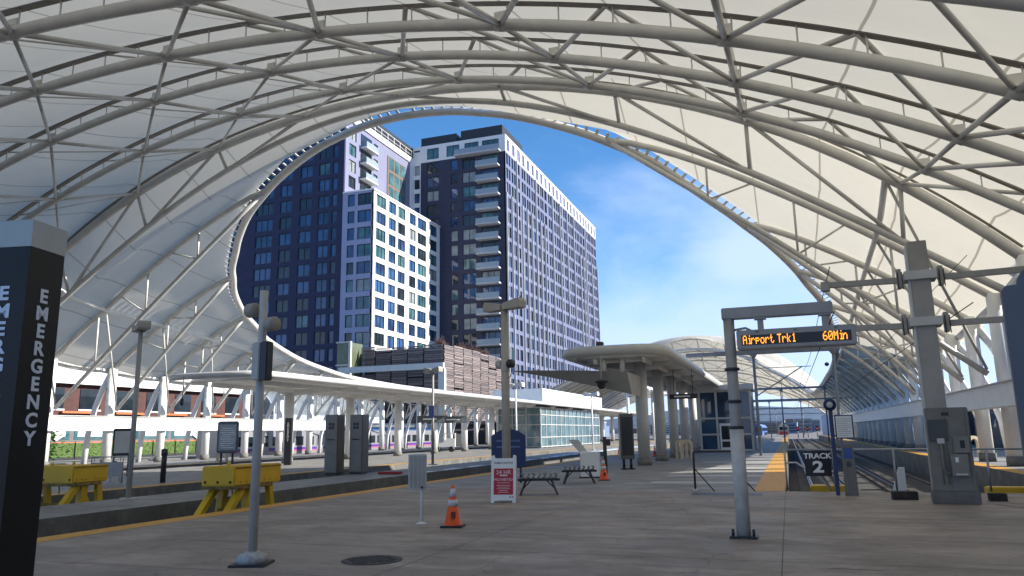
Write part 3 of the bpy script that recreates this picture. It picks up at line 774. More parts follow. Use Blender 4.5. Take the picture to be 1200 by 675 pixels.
# ---------------------------------------------------------------- guard rail at the track ends
t = thing('guard_rail', 'thin grey pipe railing across the ends of the tracks, bent brace at its left end', 'railing', (0, 22.15, 0))
RL = mat('galvanised_pipe', (.42,.43,.44), .4, .5, .12, 5)
MB().tube((-.15,0,1.06), (6.9,0,1.02), .024, 8).build('top_rail', RL, t)
for x in (-.15, 1.05, 2.5, 4.6, 6.9): MB().tube((x,0,0), (x,0,1.06), .026, 8).build('post', RL, t)
MB().path([(-.15,0,.72),(.12,0,.72),(.65,0,.35),(.95,0,.02)], .024, 8).build('brace', mat('white_pipe', (.6,.6,.6), .4), t)
MB().tube((.42,0,1.05), (.95,.0,.0), .018, 8).build('brace', RL, t)
t = thing('guard_rail', 'low dark hoop railing at the foot of the display post', 'railing', (-1.6, 21.6, 0), R(5))
MB().path([(-.9,0,0),(-.9,0,1.0),(-.88,0,1.04),(-.84,0,1.05),(.1,0,1.05),(.14,0,1.0),(.14,0,.0)], .03, 8).build('hoop', DARK, t)
for x in (.14, -.9): 
    MB().obox((x,-.3,.03), (x,.3,.03), .1, .05).build('foot', PALE, t); MB().tube((x,0,.6), (x+.5,0,.0), .018, 6).build('stay', DARK, t)
# track sign
t = thing('track_sign', 'black sign with white words TRACK 2 hung on the pipe railing', 'sign', (.66, 22.0, 0), R(4))
b = MB(); b.bbox((0,0,.70), (.325,.012,.325), .008); b.build('panel', BLACK, t)
text('lettering', 'TRACK', .19, LETTER, t, (0,-.0135,.89), FACE_Y, .001, bold=.006, sx=1.12)
text('numeral', '2', .40, LETTER, t, (0,-.0135,.60), FACE_Y, .001, bold=.014, sx=1.35)
for x in (-.22,.22): MB().box(x-.02,x+.02,.012,.09,.98,1.04).build('clip', RL, t)
# blue pole with round sign and timetable
t = thing('timetable_pole', 'dark blue pole with a round sign on top and a framed white timetable', 'sign', (1.02, 20.6, 0), R(-6))
MB().bbox((0,0,1.05), (.045,.045,1.05), .008).build('pole', NAVY, t)
rd = MB().lathe([(.0,-.02),(.15,-.02),(.15,.02),(.0,.02)], (0,0,0), 24).build('round_sign', NAVY, t); rd.location = (0,-.05,2.18); rd.rotation_euler = (math.pi/2,0,0)
g = MB().lathe([(.0,0),(.075,0),(.075,.004),(.0,.004)], (0,0,0), 16).build('round_emblem', PALE, t); g.location = (0,-.072,2.18); g.rotation_euler = (math.pi/2,0,0)
fr = MB().bbox((.28,0,1.64), (.21,.02,.29), .006).build('timetable_frame', NAVY, t)
MB().box(.10,.46,-.025,-.021,1.38,1.90).build('timetable', WHITE, fr)
pt = MB()
for i in range(9): pt.box(.13,.43 if i % 3 else .36,-.0275,-.0255,1.42+i*.05,1.428+i*.05)
pt.build('printed_lines', GREYP, fr)
t = thing('ticket_validator', 'slim stainless column with a blue screen beside the blue pole', 'ticket machine', (1.32, 20.5, 0), R(-6))
MB().prism([(-.15,0),(.15,0),(.12,1.22),(-.13,1.22)], 'y', -.09, .09).build('body', STAIN, t)
MB().box(-.10,.10,-.097,-.0905,.88,1.13).build('screen', mat('screen_blue', (.02,.07,.30), .2), t)
MB().box(-.05,.05,-.097,-.0905,.68,.80).build('reader', DARK, t)
# yellow buffer heads at the ends of the right-hand tracks
for loc, lb in (((.55,22.9,-1.2), 'low yellow buffer stop behind the TRACK 2 sign'), ((4.75,22.6,-1.2), 'low yellow buffer stop right of the cabinet')):
    t = thing('buffer_stop', lb, 'buffer stop', loc, 0)
    MB().bbox((.35,.3,1.13), (.46,.25,.14), .03).build('head', YEL, t)
    for x in (.05,.65): MB().obox((x,.3,1.0), (x,-.1,0), .12, .12).build('leg', YEL, t)
t = thing('relay_bracket', 'white angled plate on the ballast left of the cabinet', 'bracket', (2.45, 23.2, -1.2))
MB().prism([(-.35,.85),(.0,.95),(.25,1.75),(.4,1.75),(.4,.8)], 'y', -.03, .03).build('plate', WHITE, t)
MB().lathe([(.1,-.01),(.1,.01)], (0,0,0), 14).build('hole_cap', DARK, t).location = (.2,-.04,1.1)

# ---------------------------------------------------------------- yellow buffer stops at left
def buffer(loc, label, wd, ln, rz, sx=1):
    t = thing('buffer_stop', label, 'buffer stop', loc, rz, 'large yellow buffer stops')
    z0, z1 = 1.62, 2.1
    MB().bbox((0,0,(z0+z1)/2), (wd/2,ln/2,(z1-z0)/2), .03).build('beam', YEL, t)
    MB().bbox((0,-.1*ln,z0-.03), (wd/2+.08,ln*.36,.05), .02).build('bearing_plate', mat('yellow_worn', (.34,.22,.02), .6, 0, .35, 7, 0, (.08,.05,.02)), t)
    for x in (-wd/2+.1, wd/2-.1):
        MB().obox((x,-ln*.25,z0), (x,-ln*.5-1.0,.08), .17, .14).build('raking_leg', YEL, t)
        MB().obox((x,-ln*.12,z0), (x,-ln*.22,.05), .17, .22).build('upright', YEL, t)
        MB().obox((x,ln*.3,z0-.05), (x,ln*.46,.05), .14, .16).build('upright', YEL, t)
        MB().obox((x,-ln*.1,z0-.3), (x,ln*.42,.35), .09, .09).build('diagonal', YEL, t)
        MB().bbox((x,-.2,.06), (.09,ln*.5+.9,.06), .01).build('sill', YEL, t)
    MB().obox((-wd/2+.1,-ln*.2,1.0), (wd/2-.1,-ln*.2,1.0), .1, .12).build('cross_bar', mat('yellow_dark', (.30,.19,.01), .6, 0, .3, 6), t)
    for k in range(4):
        MB().prism([(-.02,z0-.05),(.02,z0-.05),(.02,z0-.3)], 'y', -.02, .02).build('gusset', YEL, t).location = (-wd/2+.1+k*(wd-.2)/3, -ln*.3, 0)
    for sy in (-1, 1):
        for q in range(3):
            MB().lathe([(.028,0),(.028,.02),(.012,.024)], (wd/2-.02,sy*ln*(.12+.13*q),z0+.08), 8).build('bolt', RUST, t)
            MB().bbox((-wd/2+.12+q*(wd-.24)/2,-ln/2-.005,z0+.1), (.028,.012,.028), .006).build('bolt', RUST, t)
    MB().bbox((wd/2+.006,0,z1-.05), (.006,ln*.49,.016), .003).build('weld_strip', mat('yellow_dark', (.30,.19,.01)), t)
    for k in (-1,1): MB().lathe([(.04,z1-.01),(.04,z1+.06),(.02,z1+.08)], (0,k*ln*.3,0), 10).build('lifting_lug', YEL, t)
    return t
buffer((-13.25,16.4,-1.15), 'large yellow steel buffer stop on raking legs beside the orange platform edge', .95, 2.0, R(4))
buffer((-19.7,16.6,-1.15), 'large yellow steel buffer stop farther left, partly behind the black pylon', 2.1, 1.2, R(2))

# ---------------------------------------------------------------- stainless cabinets on the low platform
for i, (x, y, lb) in enumerate(((-18.65,29.0,'left of two tall stainless ticket cabinets on the low platform'), (-17.85,29.7,'right of two tall stainless ticket cabinets on the low platform'))):
    t = thing('ticket_cabinet', lb, 'ticket machine', (x, y, 0), R(8), 'stainless ticket cabinets')
    MB().bbox((0,0,1.33), (.30,.36,1.23), .02).build('body', STAIN, t)
    MB().bbox((0,0,.05), (.27,.33,.05), .01).build('plinth', DARK, t)
    MB().bbox((0,-.372,1.33), (.27,.012,1.2), .006).build('front_door', mat('stain_front', (.20,.195,.185), .4, .4, .1, 3), t)
    for dx in (-.07,.07): 
        for dz in (0,.15): MB().box(dx-.055,dx+.055,-.39,-.3845,2.0+dz-.06,2.0+dz+.06).build('icon', BLACK, t)
    MB().path([(-.16,-.385,1.5),(-.12,-.41,1.5),(.12,-.41,1.5),(.16,-.385,1.5)], .02, 8).build('slot_frame', DARK, t)
for x, y in ((-17.2,29.0),):
    t = tag(MB().bbox((0,0,.05), (.5,.25,.05), .03).build('red_mat', mat('red_cloth', (.35,.03,.04), .8), None), 'red rolled covers on the floor by the stainless cabinets', 'cover'); t.location = (-16.3,29.7,0)
# black lettered pillar + lit column display
t = thing('information_pillar', 'slim black pillar with small white lettering beside the pale blue column', 'pillar', (-28.6, 39.4, 0), R(20))
MB().bbox((0,0,1.4), (.2,.18,1.4), .02).build('body', BLACK, t)
text('lettering', 'E\nM\nE\nR\nG\nE\nN\nC\nY', .17, LETTER, t, (0,-.183,1.95), FACE_Y, .001, line=.75)
t = thing('information_screen', 'grey framed upright information screen behind the yellow buffer stop', 'screen', (-19.5, 23.2, 0), R(30))
fr = MB().bbox((0,0,1.67), (.37,.07,.58), .04).build('frame', mat('screen_frame', (.10,.12,.15), .4), t)
MB().box(-.30,.30,-.077,-.072,1.20,2.13).build('screen', mat('screen_pale', (.30,.36,.42), .15, 0, .15, 3), fr)
pt = MB()
for i in range(10): pt.box(-.24+(.0 if i % 3 else .05),.22-(.1 if i % 4 == 1 else 0),-.0795,-.0775,1.28+i*.078,1.30+i*.078)
pt.build('screen_text', WHITE, fr)
for x in (-.2,.2): MB().tube((x,0,0), (x,0,1.1), .04, 10).build('leg', DARK, t)
# dark information pillar by the middle canopy
t = thing('information_pillar', 'tall grey information cabinet on two short black legs beside the first canopy column', 'pillar', (-6.75, 33.6, 0), R(24))
MB().bbox((0,0,1.42), (.30,.20,.98), .03).build('body', mat('pillar_grey', (.13,.14,.14), .35, .3, .1, 3), t)
MB().box(.301,.304,-.12,.12,.75,2.2).build('side_screen', STAIN, t)
MB().box(-.24,.24,-.206,-.201,.6,2.25).build('front_screen', mat('pillar_glass', (.05,.055,.06), .1), t)
for x in (-.15,.17): 
    MB().tube((x,0,0), (x,0,.46), .06, 10).build('leg', BLACK, t); MB().bbox((x,0,.03), (.14,.18,.028), .01).build('foot', BLACK, t)
# notice boards and small items on the left platforms
t = thing('display_case', 'small black framed poster case on legs on the far left platform', 'poster case', (-29.2, 27.6, 0), R(40))
fr = MB().bbox((0,0,1.55), (.40,.05,.62), .03).build('frame', BLACK, t); MB().box(-.32,.32,-.056,-.051,1.05,2.05).build('poster', PALE, fr)
for x in (-.3,.3): MB().tube((x,0,0), (x,0,.95), .035, 8).build('leg', BLACK, t)
t = thing('barrier', 'low grey metal barrier frame on the far left platform', 'barrier', (-24.9, 22.9, 0), R(38))
MB().path([(-.55,0,0),(-.55,0,1.0),(.55,0,1.0),(.55,0,0)], .03, 8).build('frame', RL, t)
MB().box(-.53,.53,-.012,.012,.25,.8).build('mesh_panel', mat('mesh_grey', (.35,.37,.40), .5), t)
for x in (-.45,-.15,.15,.45): MB().tube((x,0,.05), (x,0,.98), .014, 6).build('bar', RL, t)
t = thing('bollard', 'short dark bollard right of the nearest left lamp post', 'bollard', (-22.8, 23.6, 0))
MB().lathe([(.1,0),(.1,.95),(.09,1.0),(.12,1.02),(.12,1.25),(.05,1.28)], n=14).build('post', DARK, t)
def hoops(loc, label, rz):
    t = thing('bicycle_hoop', label, 'bicycle rack', loc, rz, 'cream hoop racks')
    CR = mat('cream_plastic', (.55,.47,.34), .5, 0, .08, 4)
    for y in (-.25,.25):
        o = [(-.32,0),(-.32,.7)]+[(-.32*math.cos(a), .7+.22*math.sin(a)) for a in [math.pi*k/8 for k in range(1,8)]]+[(.32,.7),(.32,0)]
        i_ = [(p[0]*.6, p[1]*.86) for p in o]
        n = len(o); mb = MB(); vs = [(p[0],y-.06,p[1]) for p in o]+[(p[0],y-.06,p[1]) for p in i_]+[(p[0],y+.06,p[1]) for p in o]+[(p[0],y+.06,p[1]) for p in i_]
        fs = []
        for k in range(n-1): fs += [(k,k+1,n+k+1,n+k),(2*n+k,3*n+k,3*n+k+1,2*n+k+1),(k,2*n+k,2*n+k+1,k+1),(n+k,n+k+1,3*n+k+1,3*n+k)]
        mb.add(vs, fs); mb.build('hoop', CR, t)
    return t
h0 = hoops((-39.5,46.5,0), 'cream arched rack on the left platform before the green hedge panels', R(35))
h0.scale = (1.2,1.2,1.2)
h1 = dup(h0, (-33.1,54.5,0), 'cream arched rack in front of the parked train'); 
h2 = dup(h0, (-5.9,46.5,0), 'cream arched rack between the middle canopy columns')
h3 = dup(h0, (8.9,46.5,0), 'arched rack between the first white columns at right')
t = thing('utility_cart', 'white utility cart parked on the left platform behind the train end', 'cart', (-31.6,68.5,0), R(20))
MB().prism([(-1.1,.5),(1.0,.5),(1.0,1.3),(.2,1.3),(-.2,.9),(-1.1,.9)], 'y', -.55, .55).build('body', WHITE, t)
MB().bbox((.45,0,1.75), (.6,.5,.04), .02).build('roof', WHITE, t)
for x in (-.1,1.0):
    for y in (-.45,.45): MB().tube((x,y,1.2), (x,y,1.75), .03, 6).build('roof_post', WHITE, t)
for x in (-.7,.65):
    for y in (-.5,.5):
        w_ = MB().lathe([(.1,-.08),(.26,-.07),(.28,0),(.26,.07),(.1,.08)], n=14).build('wheel', BLACK, t); w_.location = (x,y,.28); w_.rotation_euler = (math.pi/2,0,0)
t = thing('station_sign', 'blue rounded notice sign standing behind the red notice board', 'sign', (-8.95, 24.5, 0), R(15))
sp = [(-.58,.5),(.58,.5),(.58,1.55)]+[(.3*math.cos(a)*1.6, 1.55+.22*math.sin(a)) for a in [math.pi*k/8 for k in range(1,8)]]+[(-.58,1.55)]
MB().prism(sp, 'y', -.04, .04).build('panel', NAVY, t)
for z in (1.35,1.15): MB().box(-.4,.4,-.045,-.0405,z,z+.06).build('text_line', mat('sign_blue_pale', (.10,.16,.35), .5), t)
for x in (-.4,.4): MB().tube((x,0,0), (x,0,.55), .04, 8).build('leg', NAVY, t)
# ---------------------------------------------------------------- platform canopies with tubular rims
def platform_canopy(name, label, x0, x1, y0, y1, z, colx, cols, tube_m, colm, r=.2, wing=False):
    t = thing(name, label, 'canopy', (0,0,0), 0)
    cx = (x0+x1)/2; hw = (x1-x0)/2; rim = []
    rim.append((x1, y1, z))
    for k in range(13):
        a = math.pi*k/12; 
        px_ = cx+hw*math.copysign(abs(math.cos(a))**.55, math.cos(a)); py_ = y0+2.0-2.0*abs(math.sin(a))**.7
        rim.append((px_, py_, z))
    rim.append((x0, y1, z))
    MB().path(rim, r, 12).build('rim_tube', tube_m, t)
    mb = MB(); ps = rim; n = len(ps); top = [(p[0]*.98+cx*.02, p[1], z+.03) for p in ps]
    mb.box(x0+.15, x1-.15, y0+2.6, y1, z-.05, z+.1); mb.build('roof', WHITE, t)
    for q in (y0+2.5,): MB().tube((x0,q,z), (x1,q,z), r*.7, 10).build('rim_cross_tube', tube_m, t)
    for i, y in enumerate(cols):
        c = MB().lathe([(.30,.33),(.30,z-.2)], (colx,y,0), 20).build('column', colm, t)
        MB().lathe([(.36,0),(.36,.33)], (colx,y,0), 20).build('column_base', CONB, c)
        b = MB(); b.prism([(x0+.2,z-.2),(x1-.2,z-.2),(x1-.4,z-.34),(colx+.3,z-.6),(colx-.3,z-.6),(x0+.4,z-.34)], 'y', y-.09, y+.09); b.build('cross_beam', colm, t)
    for s in (.25,.75): MB().box(x0+(x1-x0)*s-.06, x0+(x1-x0)*s+.06, y0+2, y1, z-.42, z-.18).build('purlin', colm, t)
    return t
mc = platform_canopy('platform_canopy', 'middle platform canopy, flat roof with a rounded tubular rim on thick white columns', -9.7, -5.0, 33.6, 66, 5.25, -6.75, [37.9+5.4*k for k in range(6)], PALE, PALE, .24)
# low wing reaching left from the first column
wg = MB(); P = []
for k in range(13):
    s = k/12; x = -12.9+s*6.2; wdt = .12+1.9*math.sin(min(1, s*1.1)*math.pi/2)
    P.append((x, wdt, 4.75-.45*s, 4.72-.45*s-.95*s**1.2))
vs = []; 
for x, wdt, zt, zb in P: vs += [(x,36.2-wdt,zt),(x,36.2+wdt,zt),(x,36.2+wdt*.5,zb),(x,36.2-wdt*.5,zb)]
fs = []
for k in range(12):
    a = k*4; b = a+4
    for i in range(4): fs.append((a+i, a+(i+1) % 4, b+(i+1) % 4, b+i))
fs += [(3,2,1,0),(48,49,50,51)]
wg.add(vs, fs).build('gull_wing', mat('fabric_grey', (.42,.41,.38), .7, 0, .08, 2), mc)
for x in (-7.3,-8.2): MB().tube((x,36.2,4.2), (x,36.2,5.1), .12, 10).build('wing_post', PALE, mc)
MB().tube((-7.9,34.2,5.5), (-7.9,34.2,3.9), .035, 8).build('drop_rod', PALE, mc)
MB().bbox((-7.9,34.2,5.62), (.16,.12,.1), .02).build('roof_camera', DARK, mc)
dm = MB().lathe([(.0,3.55),(.12,3.57),(.2,3.7),(.22,3.82),(.3,3.84),(.3,3.92),(.05,3.98)], (-7.9,34.2,0), 16).build('dome_camera', DARK, mc)
t = thing('hanging_sign', 'small dark hanging sign under the middle canopy', 'sign', (-5.2, 42.0, 0))
MB().bbox((0,0,3.45), (.75,.04,.13), .01).build('panel', BLACK, t)
MB().box(-.5,.35,-.045,-.0405,3.42,3.48).build('printed_line', LETTER, t)
for x in (-.5,.5): MB().tube((x,0,3.55), (x,0,4.9), .02, 6).build('rod', DARK, t)
# lift enclosure
t = thing('lift_enclosure', 'blue glass lift enclosure in a white frame at the end of the middle canopy', 'lift', (-4.6, 64.5, 0))
MB().box(-1.9,1.9,-1.9,2.6,.1,4.6).build('glass_box', TGLASS, t)
for x in (-1.95,-.65,.65,1.95): MB().bbox((x,-1.95,2.35), (.08,.08,2.35), .01).build('mullion', PALE, t)
for y in (-.4,1.1,2.6): MB().bbox((1.95,y,2.35), (.08,.08,2.35), .01).build('mullion', PALE, t)
for z in (.08,1.3,2.55,4.66): MB().bbox((0,-1.96,z), (2.05,.06,.07), .01).build('transom', PALE, t)
MB().bbox((0,.3,4.95), (2.3,2.6,.22), .03).build('roof', PALE, t)
d = MB().bbox((.0,-2.02,1.1), (.5,.04,1.05), .01).build('door', WHITE, t); MB().box(-.36,.36,-2.07,-2.062,.9,1.95).build('pane', DGLASS, d); MB().box(-.36,.36,-2.07,-2.062,.3,.75).build('pane', BLACK, d)

LB = mat('pale_tube', (.62,.63,.64), .4, 0, .05, 2)  # even pale grey for the left canopy rim
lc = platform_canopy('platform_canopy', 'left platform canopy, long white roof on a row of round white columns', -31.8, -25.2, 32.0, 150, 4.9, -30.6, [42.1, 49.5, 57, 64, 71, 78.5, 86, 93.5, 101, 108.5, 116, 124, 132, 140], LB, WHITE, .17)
# hanging cctv at the left canopy front
t = thing('hanging_camera', 'dark drop shaped camera hanging from the left canopy rim', 'camera', (-29.6, 31.6, 0))
MB().tube((0,0,4.9), (0,0,3.75), .02, 6).build('rod', DARK, t); MB().lathe([(.02,3.75),(.10,3.62),(.13,3.5),(.08,3.38),(.01,3.33)], n=12).build('housing', DARK, t)
for x, y, lb in ((-45.3,49.2,'small dark sign fixed on the white header beam, left one'),(-45.3,58.6,'small dark sign fixed on the white header beam, right one')):
    t = thing('beam_sign', lb, 'sign', (x+.95,y,0), R(90)); MB().bbox((0,0,2.85), (1.05,.03,.2), .01).build('panel', DARK, t); MB().box(-.6,.6,-.035,-.0305,2.82,2.90).build('printed_line', LETTER, t)
for x, y, lb in ((-29.3,60.6,'left dark platform sign hung on white rods before the train'),(-28.9,64.6,'right dark platform sign hung on white rods before the train')):
    t = thing('platform_sign', lb, 'sign', (x,y,0), R(30)); MB().bbox((0,0,3.0), (1.2,.05,.3), .02).build('panel', mat('sign_greyblue', (.12,.14,.15), .4), t)
    MB().box(-.7,.5,-.055,-.0505,2.95,3.07).build('printed_line', LETTER, t)
    for dx in (-.9,0,.9): MB().tube((dx,0,3.3), (dx,0,4.8), .06, 6).build('rod', WHITE, t)

# ---------------------------------------------------------------- commuter train
t = thing('commuter_train', 'silver commuter train with blue roof line and purple stripe at the far left track', 'train', (-49.9, 0, -.9), 0)
TS = mat('train_silver', (.42,.42,.44), .3, .5, .06, 2); TB = mat('train_blue', (.05,.12,.32), .35)
def car(y0, y1):
    prof = [(-1.5,.9),(-1.5,3.2),(-1.3,3.6),(-.8,3.85),(.8,3.85),(1.3,3.6),(1.5,3.2),(1.5,.9),(1.35,.5),(-1.35,.5)]
    b = MB().prism(prof, 'y', y0, y1).build('car_body', TS, t)
    MB().box(1.30,1.52,y0+.1,y1-.1,3.25,3.5).build('roof_stripe', TB, b)
    MB().box(1.501,1.512,y0+.1,y1-.1,1.30,1.55).build('purple_stripe', mat('stripe_purple', (.10,.03,.30), .4), b)
    MB().box(1.501,1.512,y0+.1,y1-.1,1.16,1.28).build('pink_stripe', mat('stripe_pink', (.5,.12,.2), .4), b)
    y = y0+1.4; k = 0
    while y < y1-2:
        if k % 5 == 2:
            d = MB().box(1.501,1.525,y,y+1.3,.95,3.0).build('door', mat('train_door', (.34,.34,.36), .3, .4), b)
            for q in (.12,.72): MB().box(1.526,1.532,y+q,y+q+.45,1.7,2.75).build('pane', DGLASS, d)
        else: MB().box(1.501,1.516,y,y+1.35,1.75,2.65).build('window', DGLASS, b)
        y += 1.9; k += 1
    MB().box(-.9,.9,y0+3,y1-3,3.85,4.15).build('roof_unit', PALE, b)
    for yy in (y0+3.5, y1-3.5): MB().box(-1.2,1.2,yy-1.3,yy+1.3,.08,.55).build('bogie', DARK, b)
    return b
car(57, 80.5); car(81.5, 105)

# ---------------------------------------------------------------- buildings
def facade(P0, U, Nn, rows, wall_m, par, zb, zt, width, glass_m, store, recess=.22, th=.35, frame_m=None, mull=True):
    """wall in the plane through P0 along U (unit, horizontal), outward normal Nn. rows: list of (z0,z1,[(u0,u1)...])"""
    P0 = Vector(P0); U = Vector(U); Nn = Vector(Nn); wb = MB()
    def blk(mb, u0, u1, z0, z1, d0, d1):
        c = []
        for z in (z0, z1):
            for u, d in ((u0,d0),(u1,d0),(u1,d1),(u0,d1)): c.append(P0+U*u+Nn*d+Vector((0,0,z-P0.z)))
        mb.add(c, [(0,3,2,1),(4,5,6,7),(0,1,5,4),(1,2,6,5),(2,3,7,6),(3,0,4,7)])
    z = zb
    for z0, z1, iv in sorted(rows):
        blk(wb, 0, width, z, z0, -th, 0); u = 0
        for a, b in iv:
            if a > u: blk(wb, u, a, z0, z1, -th, 0)
            u = b
            store.append((P0+U*((a+b)/2), (b-a)*(z1-z0), (P0, U, Nn, a, b, z0, z1, recess, glass_m)))
        if u < width: blk(wb, u, width, z0, z1, -th, 0)
        z = z1
    blk(wb, 0, width, z, zt, -th, 0)
    return wb.build('wall', wall_m, par)
FRM = mat('window_frame', (.05,.055,.065), .4, .3, .1, 3)
def windows(store, par, gm_list):
    def wn(mb, w):
        P0, U, Nn, a, b, z0, z1, rc, gm = w
        def blk(u0, u1, za, zb_, d0, d1):
            c = []
            for z in (za, zb_):
                for u, d in ((u0,d0),(u1,d0),(u1,d1),(u0,d1)): c.append(P0+U*u+Nn*d+Vector((0,0,z-P0.z)))
            mb.add(c, [(0,3,2,1),(4,5,6,7),(0,1,5,4),(1,2,6,5),(2,3,7,6),(3,0,4,7)])
        mb.use(1+gm); 
        j = random.uniform(-.03,.03)
        c = [P0+U*a+Nn*(-rc+j)+Vector((0,0,z0-P0.z)), P0+U*b+Nn*(-rc-j)+Vector((0,0,z0-P0.z)), P0+U*b+Nn*(-rc-j)+Vector((0,0,z1-P0.z)), P0+U*a+Nn*(-rc+j)+Vector((0,0,z1-P0.z))]
        mb.add(c, [(0,1,2,3)])
        mb.use(0); e = .09; d0, d1 = -rc+.04, -rc+.11
        blk(a, a+e, z0, z1, d0, d1); blk(b-e, b, z0, z1, d0, d1); blk(a, b, z1-e, z1, d0+.001, d1+.001); blk(a, b, z0, z0+e, d0+.001, d1+.001)
        n = 1 if (b-a) < 1.7 else (2 if (b-a) < 3.2 else 3)
        for i in range(1, n): u = a+(b-a)*i/n; blk(u-.04, u+.04, z0, z1, d0-.002, d1-.002)
    store.sort(key=lambda s: -s[1]/((s[0]-CAMP).length**2))
    for s in store[:100]: mb = MB(); wn(mb, s[2]); mb.build('window', [FRM]+gm_list, par)
    if len(store) > 100:
        mb = MB()
        for s in store[100:]: wn(mb, s[2])
        mb.build('windows', [FRM]+gm_list, par, None, 'stuff')
def fac_stuff(): pass
GL = [glass('glass_sky', (.05,.12,.26), .03, .25, (.015,.03,.07)), glass('glass_teal', (.09,.20,.22), .06, .4, (.03,.07,.09)), glass('glass_dim', (.03,.045,.06), .05, .5, (.01,.015,.02)), mat('glass_curtain', (.34,.38,.38), .3, 0, .3, .5)]
def pick(w=(6,3,2,1)): return random.choices(range(4), w)[0]
CHAR = mat('charcoal_brick', (.040,.043,.085), .7, 0, .18, 1.5); NAVYB = mat('navy_brick', (.022,.026,.075), .65, 0, .18, 1.2)
LAV = mat('shaded_white_panel', (.33,.34,.47), .55, 0, .06, .4); WPAN = mat('white_panel', (.74,.73,.70), .6, 0, .04, .5); GPAN = mat('pale_blue_panel', (.135,.15,.24), .55, 0, .06, .4)
FH = 3.12
class Store(list):
    pass
def rowset(zs, iv, h0, h1): return [(z+h0, z+h1, iv) for z in zs]
def rand_gl(store, wts):
    for i, s in enumerate(store):
        s_ = list(s[2]); s_[8] = random.choices(range(4), wts)[0]; store[i] = (s[0], s[1], tuple(s_))
# -- stepped block: dark wing, lavender upper block and bright white lower block
bl = thing('apartment_block', 'stepped apartment block, navy brick wing at left and bright white windowed wing at right', 'building', (0,0,0))
st = []
fl = [44.6-FH*(k+1) for k in range(14)]                      # floor levels, top down
colsx = [(a+65.8, b+65.8) for a, b in ()]
x0w = -72.1
iv = [(1.05,2.5),(3.1,6.0)]
facade((x0w,112.6,0), (1,0,0), (0,-1,0), rowset(fl, iv, .55, 2.75), LAV, bl, 0, 44.6, 6.3, 0, st)  # white block's end wall: bluish shade is put into its lavender colour
ivE = [(1.0,4.5),(5.6,8.3),(9.1,12.0),(13.7,16.4),(17.2,21.0),(22.8,26.0),(27.5,29.6)]
facade((-65.8,112.6,0), (0,1,0), (1,0,0), rowset(fl, ivE, .55, 2.75), WPAN, bl, 0, 44.6, 30.4, 0, st)
rand_gl(st, (5,4,2,1))
st2 = []
flD = [64.0-FH*(k+1) for k in range(20)]
ivD = [(3.5,7.3),(8.8,11.4),(13.1,15.7),(17.1,19.4),(20.0,21.1)]
facade((-94.6,112.9,0), (1,0,0), (0,-1,0), rowset(flD, ivD, .5, 2.75), NAVYB, bl, 0, 64, 22.4, 0, st2)
rand_gl(st2, (8,1,3,0))
st3 = []
flU = [58.6-FH*(k+1) for k in range(5)]
ivU = [(1.2,3.6),(10.0,11.6)]
facade((-72.18,113.26,43.5), (0,1,0), (1,0,0), rowset(flU, ivU, .5, 2.75), mat('dark_lavender_panel', (.19,.195,.29), .55, 0, .06, .4), bl, 43, 59.4, 30, 0, st3, th=.3)  # upper face in a darker lavender than the end wall below
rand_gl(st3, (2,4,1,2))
# brown framed glazing and balconies on the upper face
MB().box(-72.17,-72.05,128.6,136.4,45,57.6).build('brown_bay', mat('bronze_panel', (.16,.12,.09), .6, 0, .1, 1), bl)
for k in range(4):
    for q in range(3):
        MB().box(-72.05,-72.0,129.2+q*2.4,131.1+q*2.4,45.6+k*3.1,48.1+k*3.1).build('bay_window', GL[1], bl)
for z in flU[:4]:
    rc = MB().box(-72.17,-72.1,118.4,122.4,z+.15,z+2.9).build('balcony_opening', GL[2], bl)
    b = MB().box(-72.1,-70.7,118.2,122.6,z-.12,z+.12).build('balcony', WPAN, bl)
    rl = MB(); rl.box(-70.76,-70.72,118.2,122.6,z+.14,z+1.15); rl.build('balustrade', mat('balustrade_glass', (.30,.36,.40), .1), b)
MB().box(-72.3,-71.9,113.2,143.4,59.41,60.6).build('parapet', WPAN, bl)
MB().box(-72.4,-71.85,138.5,143.4,44,59.4).build('corner_panel', WPAN, bl)
rr = MB()
for k in range(11): rr.tube((-72.3,116+k*2.6,60.6), (-72.3,116+k*2.6,62.4), .07, 5)
rr.tube((-72.3,116,62.4), (-72.3,142,62.4), .07, 5); rr.tube((-72.3,116,61.5), (-72.3,142,61.5), .05, 5); rr.build('roof_railing', WHITE, bl)
MB().box(-94.5,-72.6,113.4,143,0,63.5).build('core', DARK, bl); MB().box(-71.9,-66.3,113.1,142.6,0,44.2).build('core', DARK, bl)
MB().box(-72.1,-65.6,112.5,143.1,44.61,44.9).build('parapet', WPAN, bl)
windows(st+st3+st2, bl, GL)

# -- tall tower
tw = thing('apartment_tower', 'tall slab apartment tower, charcoal brick end and pale ribbed long side with white top', 'building', (0,0,0))
st = []; TOP = 63.3
levels = [TOP-3.75-3.12*k for k in range(19)]               # floor lines under the white storey
X0, X1, Y0, Y1 = -72.24, -50.8, 140.0, 219.5
iv0 = [(.25,1.7),(3.4,6.2),(9.0,10.6),(11.7,14.7)]
facade((X0+1.9,Y0,0), (1,0,0), (0,-1,0), rowset(levels[1:], [(a-1.9,b-1.9) for a, b in iv0[1:]]+[(14.0,18.0)], .45, 2.75), CHAR, tw, 0, TOP-3.75, 19.5, 0, st)
facade((X0,Y0,0), (1,0,0), (0,-1,0), rowset(levels, [(.25,1.7)], .45, 2.6), WPAN, tw, 0, TOP-3.75, 1.9, 0, st)
facade((X0,Y0-.004,0), (1,0,0), (0,-1,0), [(TOP-3.2,TOP-.75,[(.25,1.7),(3.4,6.2),(8.0,11.0),(12.2,15.4),(16.2,20.0)])], WPAN, tw, TOP-3.75, TOP, 21.44, 0, st)
rand_gl(st, (4,3,4,2))
